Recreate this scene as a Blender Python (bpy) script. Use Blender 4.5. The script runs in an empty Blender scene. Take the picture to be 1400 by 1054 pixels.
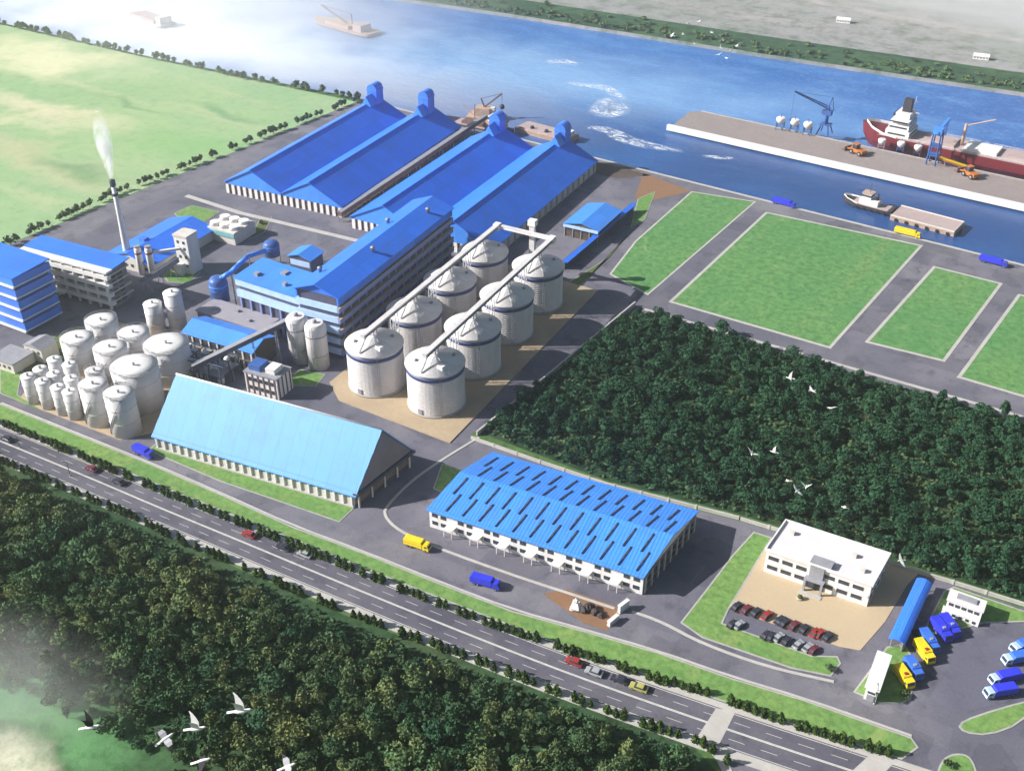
import bpy, bmesh, math, random
from math import sin, cos, pi, radians, atan2, hypot, tan
from mathutils import Vector, Matrix
random.seed(7)
S = bpy.context.scene
COL = S.collection
# ------------------------------------------------------------------ camera frame (real metres)
H = 220.0; F = 1477.0; PITCH = math.atan(977/1477); YAW = math.atan(1230/1771)
cs, sn = cos(YAW), sin(YAW)
def G(px, py, z=0.0):
    """ground point (or point at height z) seen at a photo position"""
    dx = (px-700)/F; dy = -(py-527)/F
    r = dx; fw = cos(PITCH)+dy*sin(PITCH); u = -sin(PITCH)+dy*cos(PITCH)
    t = (z-H)/u
    r *= t; fw *= t
    return Vector((r*cs-fw*sn, r*sn+fw*cs, z))
def AIR(px, py, dist):
    dx = (px-700)/F; dy = -(py-527)/F
    r = dx; fw = cos(PITCH)+dy*sin(PITCH); u = -sin(PITCH)+dy*cos(PITCH)
    v = Vector((r*cs-fw*sn, r*sn+fw*cs, u)).normalized()*dist
    return v+Vector((0, 0, H))
cam = bpy.data.cameras.new('camera'); co = bpy.data.objects.new('camera', cam); COL.objects.link(co)
co.location = (0, 0, H); co.rotation_euler = (pi/2-PITCH, 0, YAW)
cam.sensor_width = 36; cam.lens = F/1400*36; cam.clip_end = 20000; cam.clip_start = 1
S.camera = co
# ------------------------------------------------------------------ materials
def nt(name):
    m = bpy.data.materials.new(name); m.use_nodes = True
    n = m.node_tree; return m, n, n.nodes['Principled BSDF']
def lk(n, a, b): n.links.new(a, b)
def mixc(n, fac, a, b, mode='MIX'):
    x = n.nodes.new('ShaderNodeMix'); x.data_type = 'RGBA'; x.blend_type = mode
    for s, v in ((x.inputs[0], fac), (x.inputs[6], a), (x.inputs[7], b)):
        if isinstance(v, (int, float)): s.default_value = v
        elif isinstance(v, (tuple, list)): s.default_value = (*v[:3], 1)
        else: lk(n, v, s)
    return x.outputs[2]
def noise(n, scale, detail=4, rough=.6, vec=None, dist=0):
    t = n.nodes.new('ShaderNodeTexNoise'); t.inputs['Scale'].default_value = scale
    t.inputs['Detail'].default_value = detail; t.inputs['Roughness'].default_value = rough
    t.inputs['Distortion'].default_value = dist
    if vec is not None: lk(n, vec, t.inputs['Vector'])
    return t.outputs['Fac']
def ramp(n, fac, lo, hi):
    r = n.nodes.new('ShaderNodeMapRange'); r.inputs[1].default_value = lo; r.inputs[2].default_value = hi
    r.interpolation_type = 'SMOOTHSTEP'; lk(n, fac, r.inputs[0]); return r.outputs[0]
def coords(n, kind='Object', scale=None):
    t = n.nodes.new('ShaderNodeTexCoord').outputs[kind]
    if scale:
        mp = n.nodes.new('ShaderNodeMapping'); mp.inputs['Scale'].default_value = scale; lk(n, t, mp.inputs[0]); t = mp.outputs[0]
    return t
def bump(n, b, h, strength, dist=.1):
    x = n.nodes.new('ShaderNodeBump'); x.inputs['Strength'].default_value = strength; x.inputs['Distance'].default_value = dist
    lk(n, h, x.inputs['Height']); lk(n, x.outputs[0], b.inputs['Normal'])
M = {}
def road_mat(key, c, pale):
    """worn asphalt: broad fading, repair patches, oil and tyre darkening, fine grit"""
    m, n, b = nt(key); oc = coords(n)
    o = mixc(n, ramp(n, noise(n, .025, 6, .65, oc, .5), .38, .66), c, pale)
    o = mixc(n, ramp(n, noise(n, .11, 5, .7, oc), .5, .72), o, tuple(v*.74 for v in c))
    vo = n.nodes.new('ShaderNodeTexVoronoi'); vo.inputs['Scale'].default_value = .075; vo.distance = 'CHEBYCHEV'; lk(n, oc, vo.inputs['Vector'])
    wn_ = n.nodes.new('ShaderNodeRGBToBW'); lk(n, vo.outputs['Color'], wn_.inputs[0])
    o = mixc(n, ramp(n, wn_.outputs[0], .70, .72), o, mixc(n, 1.0, o, (.82, .82, .84), 'MULTIPLY'))
    v2 = n.nodes.new('ShaderNodeTexVoronoi'); v2.feature = 'DISTANCE_TO_EDGE'; v2.inputs['Scale'].default_value = .16; lk(n, oc, v2.inputs['Vector'])
    cr = n.nodes.new('ShaderNodeMath'); cr.operation = 'LESS_THAN'; cr.inputs[1].default_value = .007; lk(n, v2.outputs['Distance'], cr.inputs[0])
    cm = n.nodes.new('ShaderNodeMath'); cm.operation = 'MULTIPLY'; lk(n, cr.outputs[0], cm.inputs[0]); lk(n, ramp(n, noise(n, .05, 3, .6, oc), .52, .7), cm.inputs[1])
    o = mixc(n, cm.outputs[0], o, tuple(v*.68 for v in c))
    o = mixc(n, ramp(n, noise(n, 1.6, 3, .6, oc), .35, .8), o, mixc(n, 1.0, o, (.80, .80, .80), 'MULTIPLY'))
    lk(n, o, b.inputs['Base Color']); b.inputs['Roughness'].default_value = .9; b.inputs['Specular IOR Level'].default_value = .25; M[key] = m
def paint(key, c, rough=.6, var=.25, scale=.25, metal=0, dirt=None, streak=False, bmp=0, spec=.35):
    m, n, b = nt(key)
    oc = coords(n, 'Object', (1, 1, .25) if streak else None)
    f = noise(n, scale, 6, .65, oc)
    c2 = dirt or tuple(v*(1-var) for v in c)
    o = mixc(n, ramp(n, f, .35, .72), c, c2)
    if dirt:
        o = mixc(n, .55, c, o)
    f2 = noise(n, scale*9, 3, .6, oc)
    o = mixc(n, ramp(n, f2, .3, .8), o, tuple(v*(1-var*.6) for v in c), 'MIX')
    lk(n, o, b.inputs['Base Color']); b.inputs['Roughness'].default_value = rough; b.inputs['Metallic'].default_value = metal
    b.inputs['Specular IOR Level'].default_value = spec
    if bmp: bump(n, b, f2, bmp)
    M[key] = m; return m
def sheetmetal(key, c, axis=0, pitch=1.0, rough=.45, var=.14):
    """coated profiled steel: ribs, weathered sheets"""
    m, n, b = nt(key)
    oc = coords(n)
    sep = n.nodes.new('ShaderNodeSeparateXYZ'); lk(n, oc, sep.inputs[0])
    w = n.nodes.new('ShaderNodeMath'); w.operation = 'MULTIPLY'; w.inputs[1].default_value = 2*pi/pitch; lk(n, sep.outputs[axis], w.inputs[0])
    s_ = n.nodes.new('ShaderNodeMath'); s_.operation = 'SINE'; lk(n, w.outputs[0], s_.inputs[0])
    # sheet to sheet tone: snapped coordinate to white noise
    sc = (1/5.2, 1/14., 1) if axis == 0 else (1/14., 1/5.2, 1)
    mp = n.nodes.new('ShaderNodeVectorMath'); mp.operation = 'MULTIPLY'; mp.inputs[1].default_value = (sc[0], sc[1], 0); lk(n, oc, mp.inputs[0])
    fl = n.nodes.new('ShaderNodeVectorMath'); fl.operation = 'FLOOR'; lk(n, mp.outputs[0], fl.inputs[0])
    wn = n.nodes.new('ShaderNodeTexWhiteNoise'); wn.noise_dimensions = '3D'; lk(n, fl.outputs[0], wn.inputs[0])
    o = mixc(n, wn.outputs['Value'], tuple(v*(1+var) for v in c), tuple(v*(1-var) for v in c))
    fr_ = n.nodes.new('ShaderNodeVectorMath'); fr_.operation = 'FRACTION'; lk(n, mp.outputs[0], fr_.inputs[0]); sp2 = n.nodes.new('ShaderNodeSeparateXYZ'); lk(n, fr_.outputs[0], sp2.inputs[0])
    for k_ in (0, 1):
        lt = n.nodes.new('ShaderNodeMath'); lt.operation = 'LESS_THAN'; lt.inputs[1].default_value = .05 if (k_ == axis) else .022; lk(n, sp2.outputs[k_], lt.inputs[0])
        o = mixc(n, lt.outputs[0], o, mixc(n, 1.0, o, (.82, .83, .86), 'MULTIPLY'))
    st_ = noise(n, .5, 5, .7, coords(n, 'Object', (1, .08, .3) if axis == 0 else (.08, 1, .3)))
    o = mixc(n, ramp(n, st_, .55, .75), o, mixc(n, 1.0, o, (.84, .85, .86), 'MULTIPLY'))
    dn = noise(n, .12, 6, .7, coords(n, 'Object', (1, .5, 1)))
    o = mixc(n, ramp(n, dn, .45, .8), o, tuple(v*.72+.02 for v in c))
    lk(n, o, b.inputs['Base Color']); b.inputs['Roughness'].default_value = rough
    b.inputs['Specular IOR Level'].default_value = .4
    bump(n, b, s_.outputs[0], .35, .06)
    M[key] = m; return m
sheetmetal('roof_blue', (.03, .175, .78), 1, 1.1, var=.06)
sheetmetal('roof_sky', (.055, .24, .74), 0, 1.1, var=.06)
sheetmetal('roof_cyan', (.085, .29, .60), 0, .6, var=.03)
sheetmetal('wall_blue', (.05, .18, .70), 0, .9)
sheetmetal('wall_white_sheet', (.62, .63, .66), 0, .9)
paint('white', (.72, .71, .70), .6, .18, .3, dirt=(.50, .45, .38), streak=True)
paint('offwhite', (.60, .57, .52), .7, .25, .3, dirt=(.36, .31, .25), streak=True)
paint('tank_white', (.66, .65, .66), .5, .2, .22, dirt=(.46, .42, .40), streak=True)
paint('silo_steel', (.62, .60, .60), .5, .15, .2, dirt=(.40, .34, .28), streak=True)
paint('band_blue', (.05, .07, .20), .5, .2)
paint('steel_grey', (.30, .30, .33), .5, .3, .4)
paint('dark_steel', (.07, .075, .10), .5, .3, .4)
paint('blue_steel', (.05, .12, .36), .45, .25, .4)
paint('facade_dark', (.085, .085, .13), .5, .3, .3)
paint('facade_band', (.21, .27, .52), .6, .2, .3, dirt=(.22, .20, .24))
paint('facade_blueband', (.42, .58, .85), .5, .2, .3)
paint('concrete', (.40, .38, .35), .85, .25, .15, dirt=(.26, .22, .18))
paint('pale_concrete', (.45, .43, .40), .85, .25, .15, dirt=(.31, .28, .24))
paint('kerb', (.40, .385, .36), .85, .3, .3)
paint('pad_tan', (.41, .32, .21), .9, .25, .08, dirt=(.28, .19, .13))
paint('plaza_tan', (.46, .36, .235), .9, .14, .12, dirt=(.42, .33, .22))
road_mat('asphalt', (.118, .116, .148), (.18, .17, .195))
road_mat('asphalt_pale', (.138, .135, .165), (.20, .19, .205))
road_mat('highway_asphalt', (.098, .094, .122), (.15, .142, .162))
road_mat('lot_asphalt', (.118, .116, .155), (.16, .155, .185))
paint('earth_brown', (.24, .13, .07), .95, .35, .15, dirt=(.17, .10, .07))
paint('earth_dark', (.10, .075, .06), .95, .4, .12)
paint('mark_white', (.70, .69, .62), .8, .3, .5)
paint('rust_brown', (.17, .095, .07), .8, .4, .4)
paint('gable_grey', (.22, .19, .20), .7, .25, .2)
paint('brick_brown', (.22, .16, .12), .85, .4, .5)
paint('grey_roof', (.66, .60, .61), .75, .12, .2, dirt=(.56, .51, .51))
paint('rubber', (.02, .02, .022), .8, .2, 1)
paint('truck_blue', (.035, .045, .62), .4, .2, .5)
paint('bus_blue', (.05, .16, .62), .4, .2, .5)
paint('truck_yellow', (.80, .58, .02), .4, .15, .5)
paint('cab_white', (.42, .55, .72), .35, .1, .5)
paint('car_red', (.30, .035, .03), .3, .15, 1)
paint('car_dark', (.035, .035, .05), .3, .2, 1)
paint('car_silver', (.45, .46, .48), .3, .15, 1, metal=.3)
paint('car_maroon', (.15, .03, .045), .3, .2, 1)
paint('car_olive', (.38, .36, .10), .35, .15, 1)
paint('hull_red', (.17, .016, .024), .5, .3, .15, dirt=(.10, .02, .022), streak=True)
paint('deck_pink', (.42, .33, .32), .8, .25, .2, dirt=(.30, .22, .2))
paint('hull_dark', (.045, .04, .05), .6, .3, .2)
paint('boat_tan', (.46, .33, .25), .75, .3, .2, dirt=(.30, .18, .12))
paint('orange', (.48, .15, .03), .55, .25, .4, dirt=(.28, .09, .04))
paint('gull_white', (.80, .79, .76), .7, .1, 3)
paint('gull_grey', (.40, .40, .42), .7, .15, 3)
paint('gull_dark', (.03, .028, .03), .7, .15, 3)
paint('beak', (.60, .30, .04), .5, .1, 3)
paint('rock_white', (.62, .58, .56), .85, .2, .6)
paint('rock_dark', (.07, .05, .05), .9, .3, .6)
paint('bark', (.09, .065, .045), .9, .3, 1)
paint('teal', (.20, .42, .45), .6, .25, .4)
paint('net_green', (.12, .17, .05), .9, .3, .4)
def glassmat():
    m, n, b = nt('glass_dark'); b.inputs['Base Color'].default_value = (.03, .035, .05, 1); b.inputs['Roughness'].default_value = .12
    f = noise(n, .6, 2, .5, coords(n)); lk(n, mixc(n, ramp(n, f, .3, .7), (.02, .025, .04), (.06, .065, .08)), b.inputs['Base Color']); M['glass_dark'] = m
glassmat()
def grassmat(key, a, c, d, big=.02, fine=.6):
    m, n, b = nt(key)
    oc = coords(n)
    f1 = noise(n, big, 5, .6, oc); f2 = noise(n, fine, 4, .7, oc); f3 = noise(n, big*4, 5, .6, coords(n, 'Object', (1, .18, 1)))
    o = mixc(n, ramp(n, f1, .35, .65), a, c)
    o = mixc(n, ramp(n, f3, .5, .75), o, d)
    o = mixc(n, ramp(n, f2, .3, .75), o, tuple(v*.62 for v in a))
    o = mixc(n, ramp(n, noise(n, .05, 6, .7, oc, 1.), .56, .72), o, (c[0]*1.25, c[1]*1.0, c[2]*1.1))
    o = mixc(n, ramp(n, noise(n, .14, 5, .7, oc, 1.), .60, .72), o, tuple(v*.72 for v in a))
    lk(n, o, b.inputs['Base Color']); b.inputs['Roughness'].default_value = .95; b.inputs['Specular IOR Level'].default_value = .1
    bump(n, b, f2, .5, .3); M[key] = m; return m
grassmat('lawn', (.145, .28, .08), (.19, .31, .09), (.23, .31, .10), .03, .5)
grassmat('plot_grass', (.105, .255, .09), (.14, .28, .095), (.185, .285, .10), .018, .35)
grassmat('rough_grass', (.09, .13, .04), (.13, .16, .05), (.16, .14, .07), .03, .5)
grassmat('ground_green', (.08, .15, .05), (.10, .18, .05), (.14, .16, .07), .02, .3)
def patchmat(key, base, fine_dark, patches, big=.012, fine=.15, mott=1.0):
    """field / meadow floor: noise plus crop, bare-soil and painted haze-glow patches (x, y, rx, ry, rot, colour, softness)"""
    m, n, b = nt(key)
    oc = coords(n)
    f1 = noise(n, big, 6, .62, oc, .6); f2 = noise(n, fine, 5, .7, oc); f3 = noise(n, big*3, 5, .6, coords(n, 'Object', (.25, 1.2, 1)), .5)
    o = mixc(n, ramp(n, f1, .35, .66), base[0], base[1])
    o = mixc(n, ramp(n, f3, .48, .7), o, base[2])
    o = mixc(n, ramp(n, f2, .4, .8), o, mixc(n, mott, o, fine_dark))
    dn = n.nodes.new('ShaderNodeTexNoise'); dn.inputs['Scale'].default_value = big*2.2; dn.inputs['Detail'].default_value = 5; lk(n, oc, dn.inputs['Vector'])
    for (x, y, rx, ry, rot, c, soft) in patches:
        sc = n.nodes.new('ShaderNodeVectorMath'); sc.operation = 'MULTIPLY_ADD'; sc.inputs[1].default_value = (rx*1.3, rx*1.3, 0); sc.inputs[2].default_value = (-rx*.65, -rx*.65, 0)
        lk(n, dn.outputs['Color'], sc.inputs[0])
        ad = n.nodes.new('ShaderNodeVectorMath'); ad.operation = 'ADD'; lk(n, sc.outputs[0], ad.inputs[0]); lk(n, oc, ad.inputs[1])
        mp = n.nodes.new('ShaderNodeMapping'); mp.vector_type = 'TEXTURE'
        mp.inputs['Location'].default_value = (x, y, 0); mp.inputs['Rotation'].default_value = (0, 0, rot); mp.inputs['Scale'].default_value = (rx, ry, 1e4)
        lk(n, ad.outputs[0], mp.inputs[0])
        ln = n.nodes.new('ShaderNodeVectorMath'); ln.operation = 'LENGTH'; lk(n, mp.outputs[0], ln.inputs[0])
        r = n.nodes.new('ShaderNodeMapRange'); r.interpolation_type = 'SMOOTHSTEP'
        r.inputs[1].default_value = 1-soft; r.inputs[2].default_value = 1+soft*.6; r.inputs[3].default_value = .9; r.inputs[4].default_value = 0
        lk(n, ln.outputs['Value'], r.inputs[0])
        o = mixc(n, r.outputs[0], o, c)
    f4 = noise(n, fine*3.5, 4, .7, oc)
    o = mixc(n, ramp(n, f2, .42, .75), o, mixc(n, mott, o, (.58, .66, .60), 'MULTIPLY'))
    o = mixc(n, ramp(n, f4, .45, .8), o, mixc(n, mott, o, (.70, .74, .66), 'MULTIPLY'))
    lk(n, o, b.inputs['Base Color']); b.inputs['Roughness'].default_value = .95; b.inputs['Specular IOR Level'].default_value = .1
    bump(n, b, f2, .5, .4); M[key] = m
def leafmat(key, a, c, d):
    m, n, b = nt(key)
    oi = n.nodes.new('ShaderNodeObjectInfo')
    gm = n.nodes.new('ShaderNodeNewGeometry')
    f = noise(n, .13, 4, .6, gm.outputs['Position']); f2 = noise(n, .031, 5, .7, gm.outputs['Position'], .5)
    o = mixc(n, ramp(n, f, .35, .7), a, c)
    o = mixc(n, ramp(n, f2, .36, .60), o, d)
    o = mixc(n, oi.outputs['Random'], o, tuple(v*.7 for v in a))
    lk(n, o, b.inputs['Base Color']); b.inputs['Roughness'].default_value = .8; b.inputs['Specular IOR Level'].default_value = .15
    M[key] = m
leafmat('leaf_forest', (.032, .096, .046), (.080, .152, .058), (.150, .172, .060))
leafmat('leaf_row', (.045, .085, .018), (.075, .125, .028), (.06, .11, .02))
leafmat('leaf_field', (.075, .125, .05), (.11, .16, .06), (.095, .145, .05))
def haze_and_shoals(n, o, oc):
    # glint and haze whitening painted over the bank shallows, plus the dark dredged basin
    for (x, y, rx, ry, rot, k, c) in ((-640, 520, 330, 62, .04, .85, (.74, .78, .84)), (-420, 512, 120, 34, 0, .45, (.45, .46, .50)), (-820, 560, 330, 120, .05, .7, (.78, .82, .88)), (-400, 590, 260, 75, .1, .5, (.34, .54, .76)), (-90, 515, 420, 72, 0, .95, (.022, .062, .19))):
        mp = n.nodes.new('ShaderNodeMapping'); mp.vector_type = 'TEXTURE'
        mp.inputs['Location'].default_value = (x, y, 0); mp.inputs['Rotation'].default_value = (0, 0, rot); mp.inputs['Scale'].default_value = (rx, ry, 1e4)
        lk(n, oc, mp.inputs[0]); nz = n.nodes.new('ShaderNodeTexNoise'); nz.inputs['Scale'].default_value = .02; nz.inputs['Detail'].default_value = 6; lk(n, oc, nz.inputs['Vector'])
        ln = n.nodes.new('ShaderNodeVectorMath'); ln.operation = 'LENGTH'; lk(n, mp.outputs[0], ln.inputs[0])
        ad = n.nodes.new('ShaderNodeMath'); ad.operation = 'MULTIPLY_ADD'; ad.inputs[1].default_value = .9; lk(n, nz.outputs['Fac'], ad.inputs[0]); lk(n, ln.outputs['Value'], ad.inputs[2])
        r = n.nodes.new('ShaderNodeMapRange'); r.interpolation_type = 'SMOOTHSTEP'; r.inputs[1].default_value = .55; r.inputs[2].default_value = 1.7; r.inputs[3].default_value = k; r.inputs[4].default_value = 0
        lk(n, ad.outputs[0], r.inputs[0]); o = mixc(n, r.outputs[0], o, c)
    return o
def watermat():
    m, n, b = nt('river_water')
    oc = coords(n)
    f1 = noise(n, .006, 6, .6, coords(n, 'Object', (.5, 1.4, 1)), .8)
    f2 = noise(n, .05, 5, .65, coords(n, 'Object', (.6, 1.3, 1)))
    f3 = noise(n, .45, 4, .7, coords(n, 'Object', (.7, 1.2, 1)))
    o = mixc(n, ramp(n, f1, .38, .68), (.022, .105, .34), (.04, .155, .43))
    f5 = noise(n, 1.1, 4, .75, coords(n, 'Object', (.6, 1.3, 1)))
    o = mixc(n, ramp(n, f2, .45, .75), o, (.08, .22, .48))
    o = mixc(n, ramp(n, f5, .52, .62), o, mixc(n, 1.0, o, (.66, .74, .82), 'MULTIPLY'))
    o = mixc(n, ramp(n, f3, .5, .85), o, (.16, .36, .62))
    o = haze_and_shoals(n, o, oc)
    lk(n, o, b.inputs['Base Color']); b.inputs['Roughness'].default_value = .22; b.inputs['IOR'].default_value = 1.33
    ad = n.nodes.new('ShaderNodeMath'); ad.operation = 'MULTIPLY_ADD'; ad.inputs[1].default_value = .35; lk(n, f3, ad.inputs[0]); lk(n, f2, ad.inputs[2])
    bump(n, b, ad.outputs[0], .55, 1.2)
    M['river_water'] = m
watermat()
def foammat():
    m, n, b = nt('foam')
    f = noise(n, .22, 8, .8, coords(n, 'Object', (.6, 1.7, 1)), 1.4)
    tr = n.nodes.new('ShaderNodeBsdfTransparent'); mx = n.nodes.new('ShaderNodeMixShader')
    uv = n.nodes.new('ShaderNodeUVMap'); sp = n.nodes.new('ShaderNodeSeparateXYZ'); lk(n, uv.outputs[0], sp.inputs[0])
    a = n.nodes.new('ShaderNodeMath'); a.operation = 'MULTIPLY'; lk(n, ramp(n, f, .43, .63), a.inputs[0])
    w = n.nodes.new('ShaderNodeMapRange'); w.interpolation_type = 'SMOOTHSTEP'; w.inputs[1].default_value = 0; w.inputs[2].default_value = .8; lk(n, sp.outputs[1], w.inputs[0])
    lk(n, w.outputs[0], a.inputs[1])
    b.inputs['Base Color'].default_value = (.75, .80, .85, 1); b.inputs['Roughness'].default_value = .8
    lk(n, a.outputs[0], mx.inputs[0]); lk(n, tr.outputs[0], mx.inputs[1]); lk(n, b.outputs[0], mx.inputs[2])
    lk(n, mx.outputs[0], n.nodes['Material Output'].inputs[0]); M['foam'] = m
foammat()
# ------------------------------------------------------------------ mesh builder and object helpers
class MB:
    def __init__(s): s.v = []; s.f = []; s.mi = []; s.m = 0; s.sm = []
    def mat(s, i): s.m = i; return s
    def add(s, vs, fs, smooth=False):
        o = len(s.v); s.v += [tuple(v) for v in vs]
        for f in fs: s.f.append(tuple(i+o for i in f)); s.mi.append(s.m); s.sm.append(smooth)
        return s
    def box(s, x0, x1, y0, y1, z0, z1):
        return s.add([(x0, y0, z0), (x1, y0, z0), (x1, y1, z0), (x0, y1, z0), (x0, y0, z1), (x1, y0, z1), (x1, y1, z1), (x0, y1, z1)],
                     [(3, 2, 1, 0), (4, 5, 6, 7), (0, 1, 5, 4), (1, 2, 6, 5), (2, 3, 7, 6), (3, 0, 4, 7)])
    def prism(s, p, z0, z1):
        n = len(p); a = sum(p[i][0]*p[(i+1) % n][1]-p[(i+1) % n][0]*p[i][1] for i in range(n))
        if a < 0: p = p[::-1]
        return s.add([(q[0], q[1], z0) for q in p]+[(q[0], q[1], z1) for q in p],
                     [tuple(range(n))[::-1], tuple(range(n, 2*n))]+[(i, (i+1) % n, n+(i+1) % n, n+i) for i in range(n)])
    def sheet(s, p, z):
        n = len(p); a = sum(p[i][0]*p[(i+1) % n][1]-p[(i+1) % n][0]*p[i][1] for i in range(n))
        if a < 0: p = p[::-1]
        return s.add([(q[0], q[1], z) for q in p], [tuple(range(n))])
    def extx(s, prof, x0, x1):
        """profile in (y,z), extruded along x"""
        n = len(prof)
        return s.add([(x0, y, z) for y, z in prof]+[(x1, y, z) for y, z in prof],
                     [tuple(range(n))[::-1], tuple(range(n, 2*n))]+[(i, (i+1) % n, n+(i+1) % n, n+i) for i in range(n)])
    def exty(s, prof, y0, y1):
        n = len(prof)
        return s.add([(x, y0, z) for x, z in prof]+[(x, y1, z) for x, z in prof],
                     [tuple(range(n)), tuple(range(n, 2*n))[::-1]]+[(i, n+i, n+(i+1) % n, (i+1) % n) for i in range(n)])
    def lathe(s, prof, c=(0, 0), n=28, cap=True, smooth=True):
        vs = []; fs = []
        for r, z in prof:
            for k in range(n):
                a = 2*pi*k/n; vs.append((c[0]+r*cos(a), c[1]+r*sin(a), z))
        for j in range(len(prof)-1):
            for k in range(n):
                k2 = (k+1) % n; fs.append((j*n+k, j*n+k2, (j+1)*n+k2, (j+1)*n+k))
        s.add(vs, fs, smooth)
        if cap:
            o = len(s.v)-len(vs)
            s.f.append(tuple(o+k for k in range(n))[::-1]); s.mi.append(s.m); s.sm.append(False)
            t = o+(len(prof)-1)*n
            s.f.append(tuple(t+k for k in range(n))); s.mi.append(s.m); s.sm.append(False)
        return s
    def bar(s, p, q, r, n=6, r2=None, sq=False):
        p = Vector(p); q = Vector(q); d = (q-p)
        if d.length < 1e-6: return s
        r2 = r if r2 is None else r2
        d.normalize(); u = d.orthogonal().normalized() if abs(d.z) > .99 else Vector((0, 0, 1)).cross(d).normalized(); w = d.cross(u)
        if sq: n = 4
        off = pi/4 if sq else 0
        vs = []
        for c, rr in ((p, r), (q, r2)):
            for k in range(n):
                a = 2*pi*k/n+off; vs.append(c+(u*cos(a)+w*sin(a))*rr)
        return s.add(vs, [(k, (k+1) % n, n+(k+1) % n, n+k) for k in range(n)]+[tuple(range(n))[::-1], tuple(range(n, 2*n))], not sq and n > 6)
    def beam(s, p, q, w, h):
        """upright rectangular section between two points"""
        p = Vector(p); q = Vector(q); d = (q-p).normalized(); u = Vector((0, 0, 1)).cross(d)
        u = u.normalized() if u.length > 1e-4 else Vector((1, 0, 0)); up = d.cross(u)
        vs = []
        for c in (p, q):
            for a, b in ((-1, -1), (1, -1), (1, 1), (-1, 1)): vs.append(c+u*(a*w/2)+up*(b*h/2))
        return s.add(vs, [(0, 1, 2, 3)[::-1], (4, 5, 6, 7), (0, 1, 5, 4), (1, 2, 6, 5), (2, 3, 7, 6), (3, 0, 4, 7)])
    def ball(s, c, r, n=8, m=6):
        vs = []; fs = []; rx, ry, rz = (r, r, r) if isinstance(r, (int, float)) else r
        for j in range(m+1):
            t = pi*j/m
            for k in range(n):
                a = 2*pi*k/n; vs.append((c[0]+rx*sin(t)*cos(a), c[1]+ry*sin(t)*sin(a), c[2]+rz*cos(t)))
        for j in range(m):
            for k in range(n):
                fs.append((j*n+k, (j+1)*n+k, (j+1)*n+(k+1) % n, j*n+(k+1) % n))
        return s.add(vs, fs, True)
    def loft(s, rings, smooth=True, closed=True):
        n = len(rings[0]); vs = [p for r in rings for p in r]; fs = []
        for j in range(len(rings)-1):
            for k in range(n if closed else n-1):
                fs.append((j*n+k, j*n+(k+1) % n, (j+1)*n+(k+1) % n, (j+1)*n+k))
        fs.append(tuple(range(n))[::-1]); fs.append(tuple(range((len(rings)-1)*n, len(rings)*n)))
        return s.add(vs, fs, smooth)
    def mesh(s, name, mats):
        me = bpy.data.meshes.new(name); me.from_pydata(s.v, [], s.f)
        for m in (mats if isinstance(mats, (list, tuple)) else [mats]): me.materials.append(M[m])
        me.polygons.foreach_set('material_index', s.mi); me.polygons.foreach_set('use_smooth', s.sm)
        bm = bmesh.new(); bm.from_mesh(me); bmesh.ops.recalc_face_normals(bm, faces=bm.faces); bm.to_mesh(me); bm.free()
        me.update(); return me
    def build(s, name, mats, parent=None, loc=None, rz=0):
        return link(name, s.mesh(name, mats), parent, loc, rz)
def link(name, me, parent=None, loc=None, rz=0):
    o = bpy.data.objects.new(name, me); COL.objects.link(o)
    if parent is not None: o.parent = parent
    if loc is not None: o.location = loc
    if rz: o.rotation_euler = (0, 0, rz)
    return o
def tag(o, label, cat, group=None):
    o['label'] = label; o['category'] = cat
    if group: o['group'] = group
    return o
def thing(name, label, cat, loc=(0, 0, 0), rz=0, group=None):
    o = bpy.data.objects.new(name, None); COL.objects.link(o); o.location = loc; o.rotation_euler = (0, 0, rz); o.empty_display_size = .5
    return tag(o, label, cat, group)
def struct(o, kind='structure'): o['kind'] = kind; return o
def dup(o, loc=None, rz=None, label=None, scale=None, parent=None, group=None):
    c = o.copy(); COL.objects.link(c)
    if parent is not None: c.parent = parent
    if loc is not None: c.location = loc
    if rz is not None: c.rotation_euler = (0, 0, rz)
    if scale is not None: c.scale = scale
    if label: c['label'] = label
    if group: c['group'] = group
    for ch in list(o.children): dup(ch, parent=c)
    return c
def repeat(parent, name, me, spots):
    """a part repeated on its thing; every one an object of its own"""
    for sp in spots:
        o = bpy.data.objects.new(name, me); COL.objects.link(o); o.parent = parent; o.location = sp[:3]
        if len(sp) > 3: o.rotation_euler = (0, 0, sp[3])
def chaikin(p, it=2, closed=True):
    p = [Vector((q[0], q[1])) for q in p]
    for _ in range(it):
        n = len(p); r = []
        for i in range(n if closed else n-1):
            a, b = p[i], p[(i+1) % n]; r += [a*.75+b*.25, a*.25+b*.75]
        if not closed: r = [p[0]]+r+[p[-1]]
        p = r
    return p
def offset(p, d):
    n = len(p); a = sum(p[i][0]*p[(i+1) % n][1]-p[(i+1) % n][0]*p[i][1] for i in range(n)); sg = 1 if a > 0 else -1; r = []
    for i in range(n):
        e1 = (Vector(p[i][:2])-Vector(p[i-1][:2])); e2 = (Vector(p[(i+1) % n][:2])-Vector(p[i][:2]))
        if e1.length < 1e-6 or e2.length < 1e-6: r.append(Vector(p[i][:2])); continue
        e1.normalize(); e2.normalize()
        n1 = Vector((-e1.y, e1.x)); n2 = Vector((-e2.y, e2.x)); b = n1+n2
        if b.length < .2: b = n1.copy()
        b.normalize(); k = d/max(.5, b.dot(n1)); r.append(Vector(p[i][:2])+b*k*sg)
    return r
def PX(pts): return [G(*q).xy for q in pts]
def resample(p, step):
    out = [Vector(p[0])]; acc = 0
    for i in range(len(p)-1):
        a, b = Vector(p[i]), Vector(p[i+1]); L = (b-a).length; t = step-acc
        while t <= L: out.append(a+(b-a)*t/L); t += step
        acc = (acc+L) % step
    return out
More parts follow.
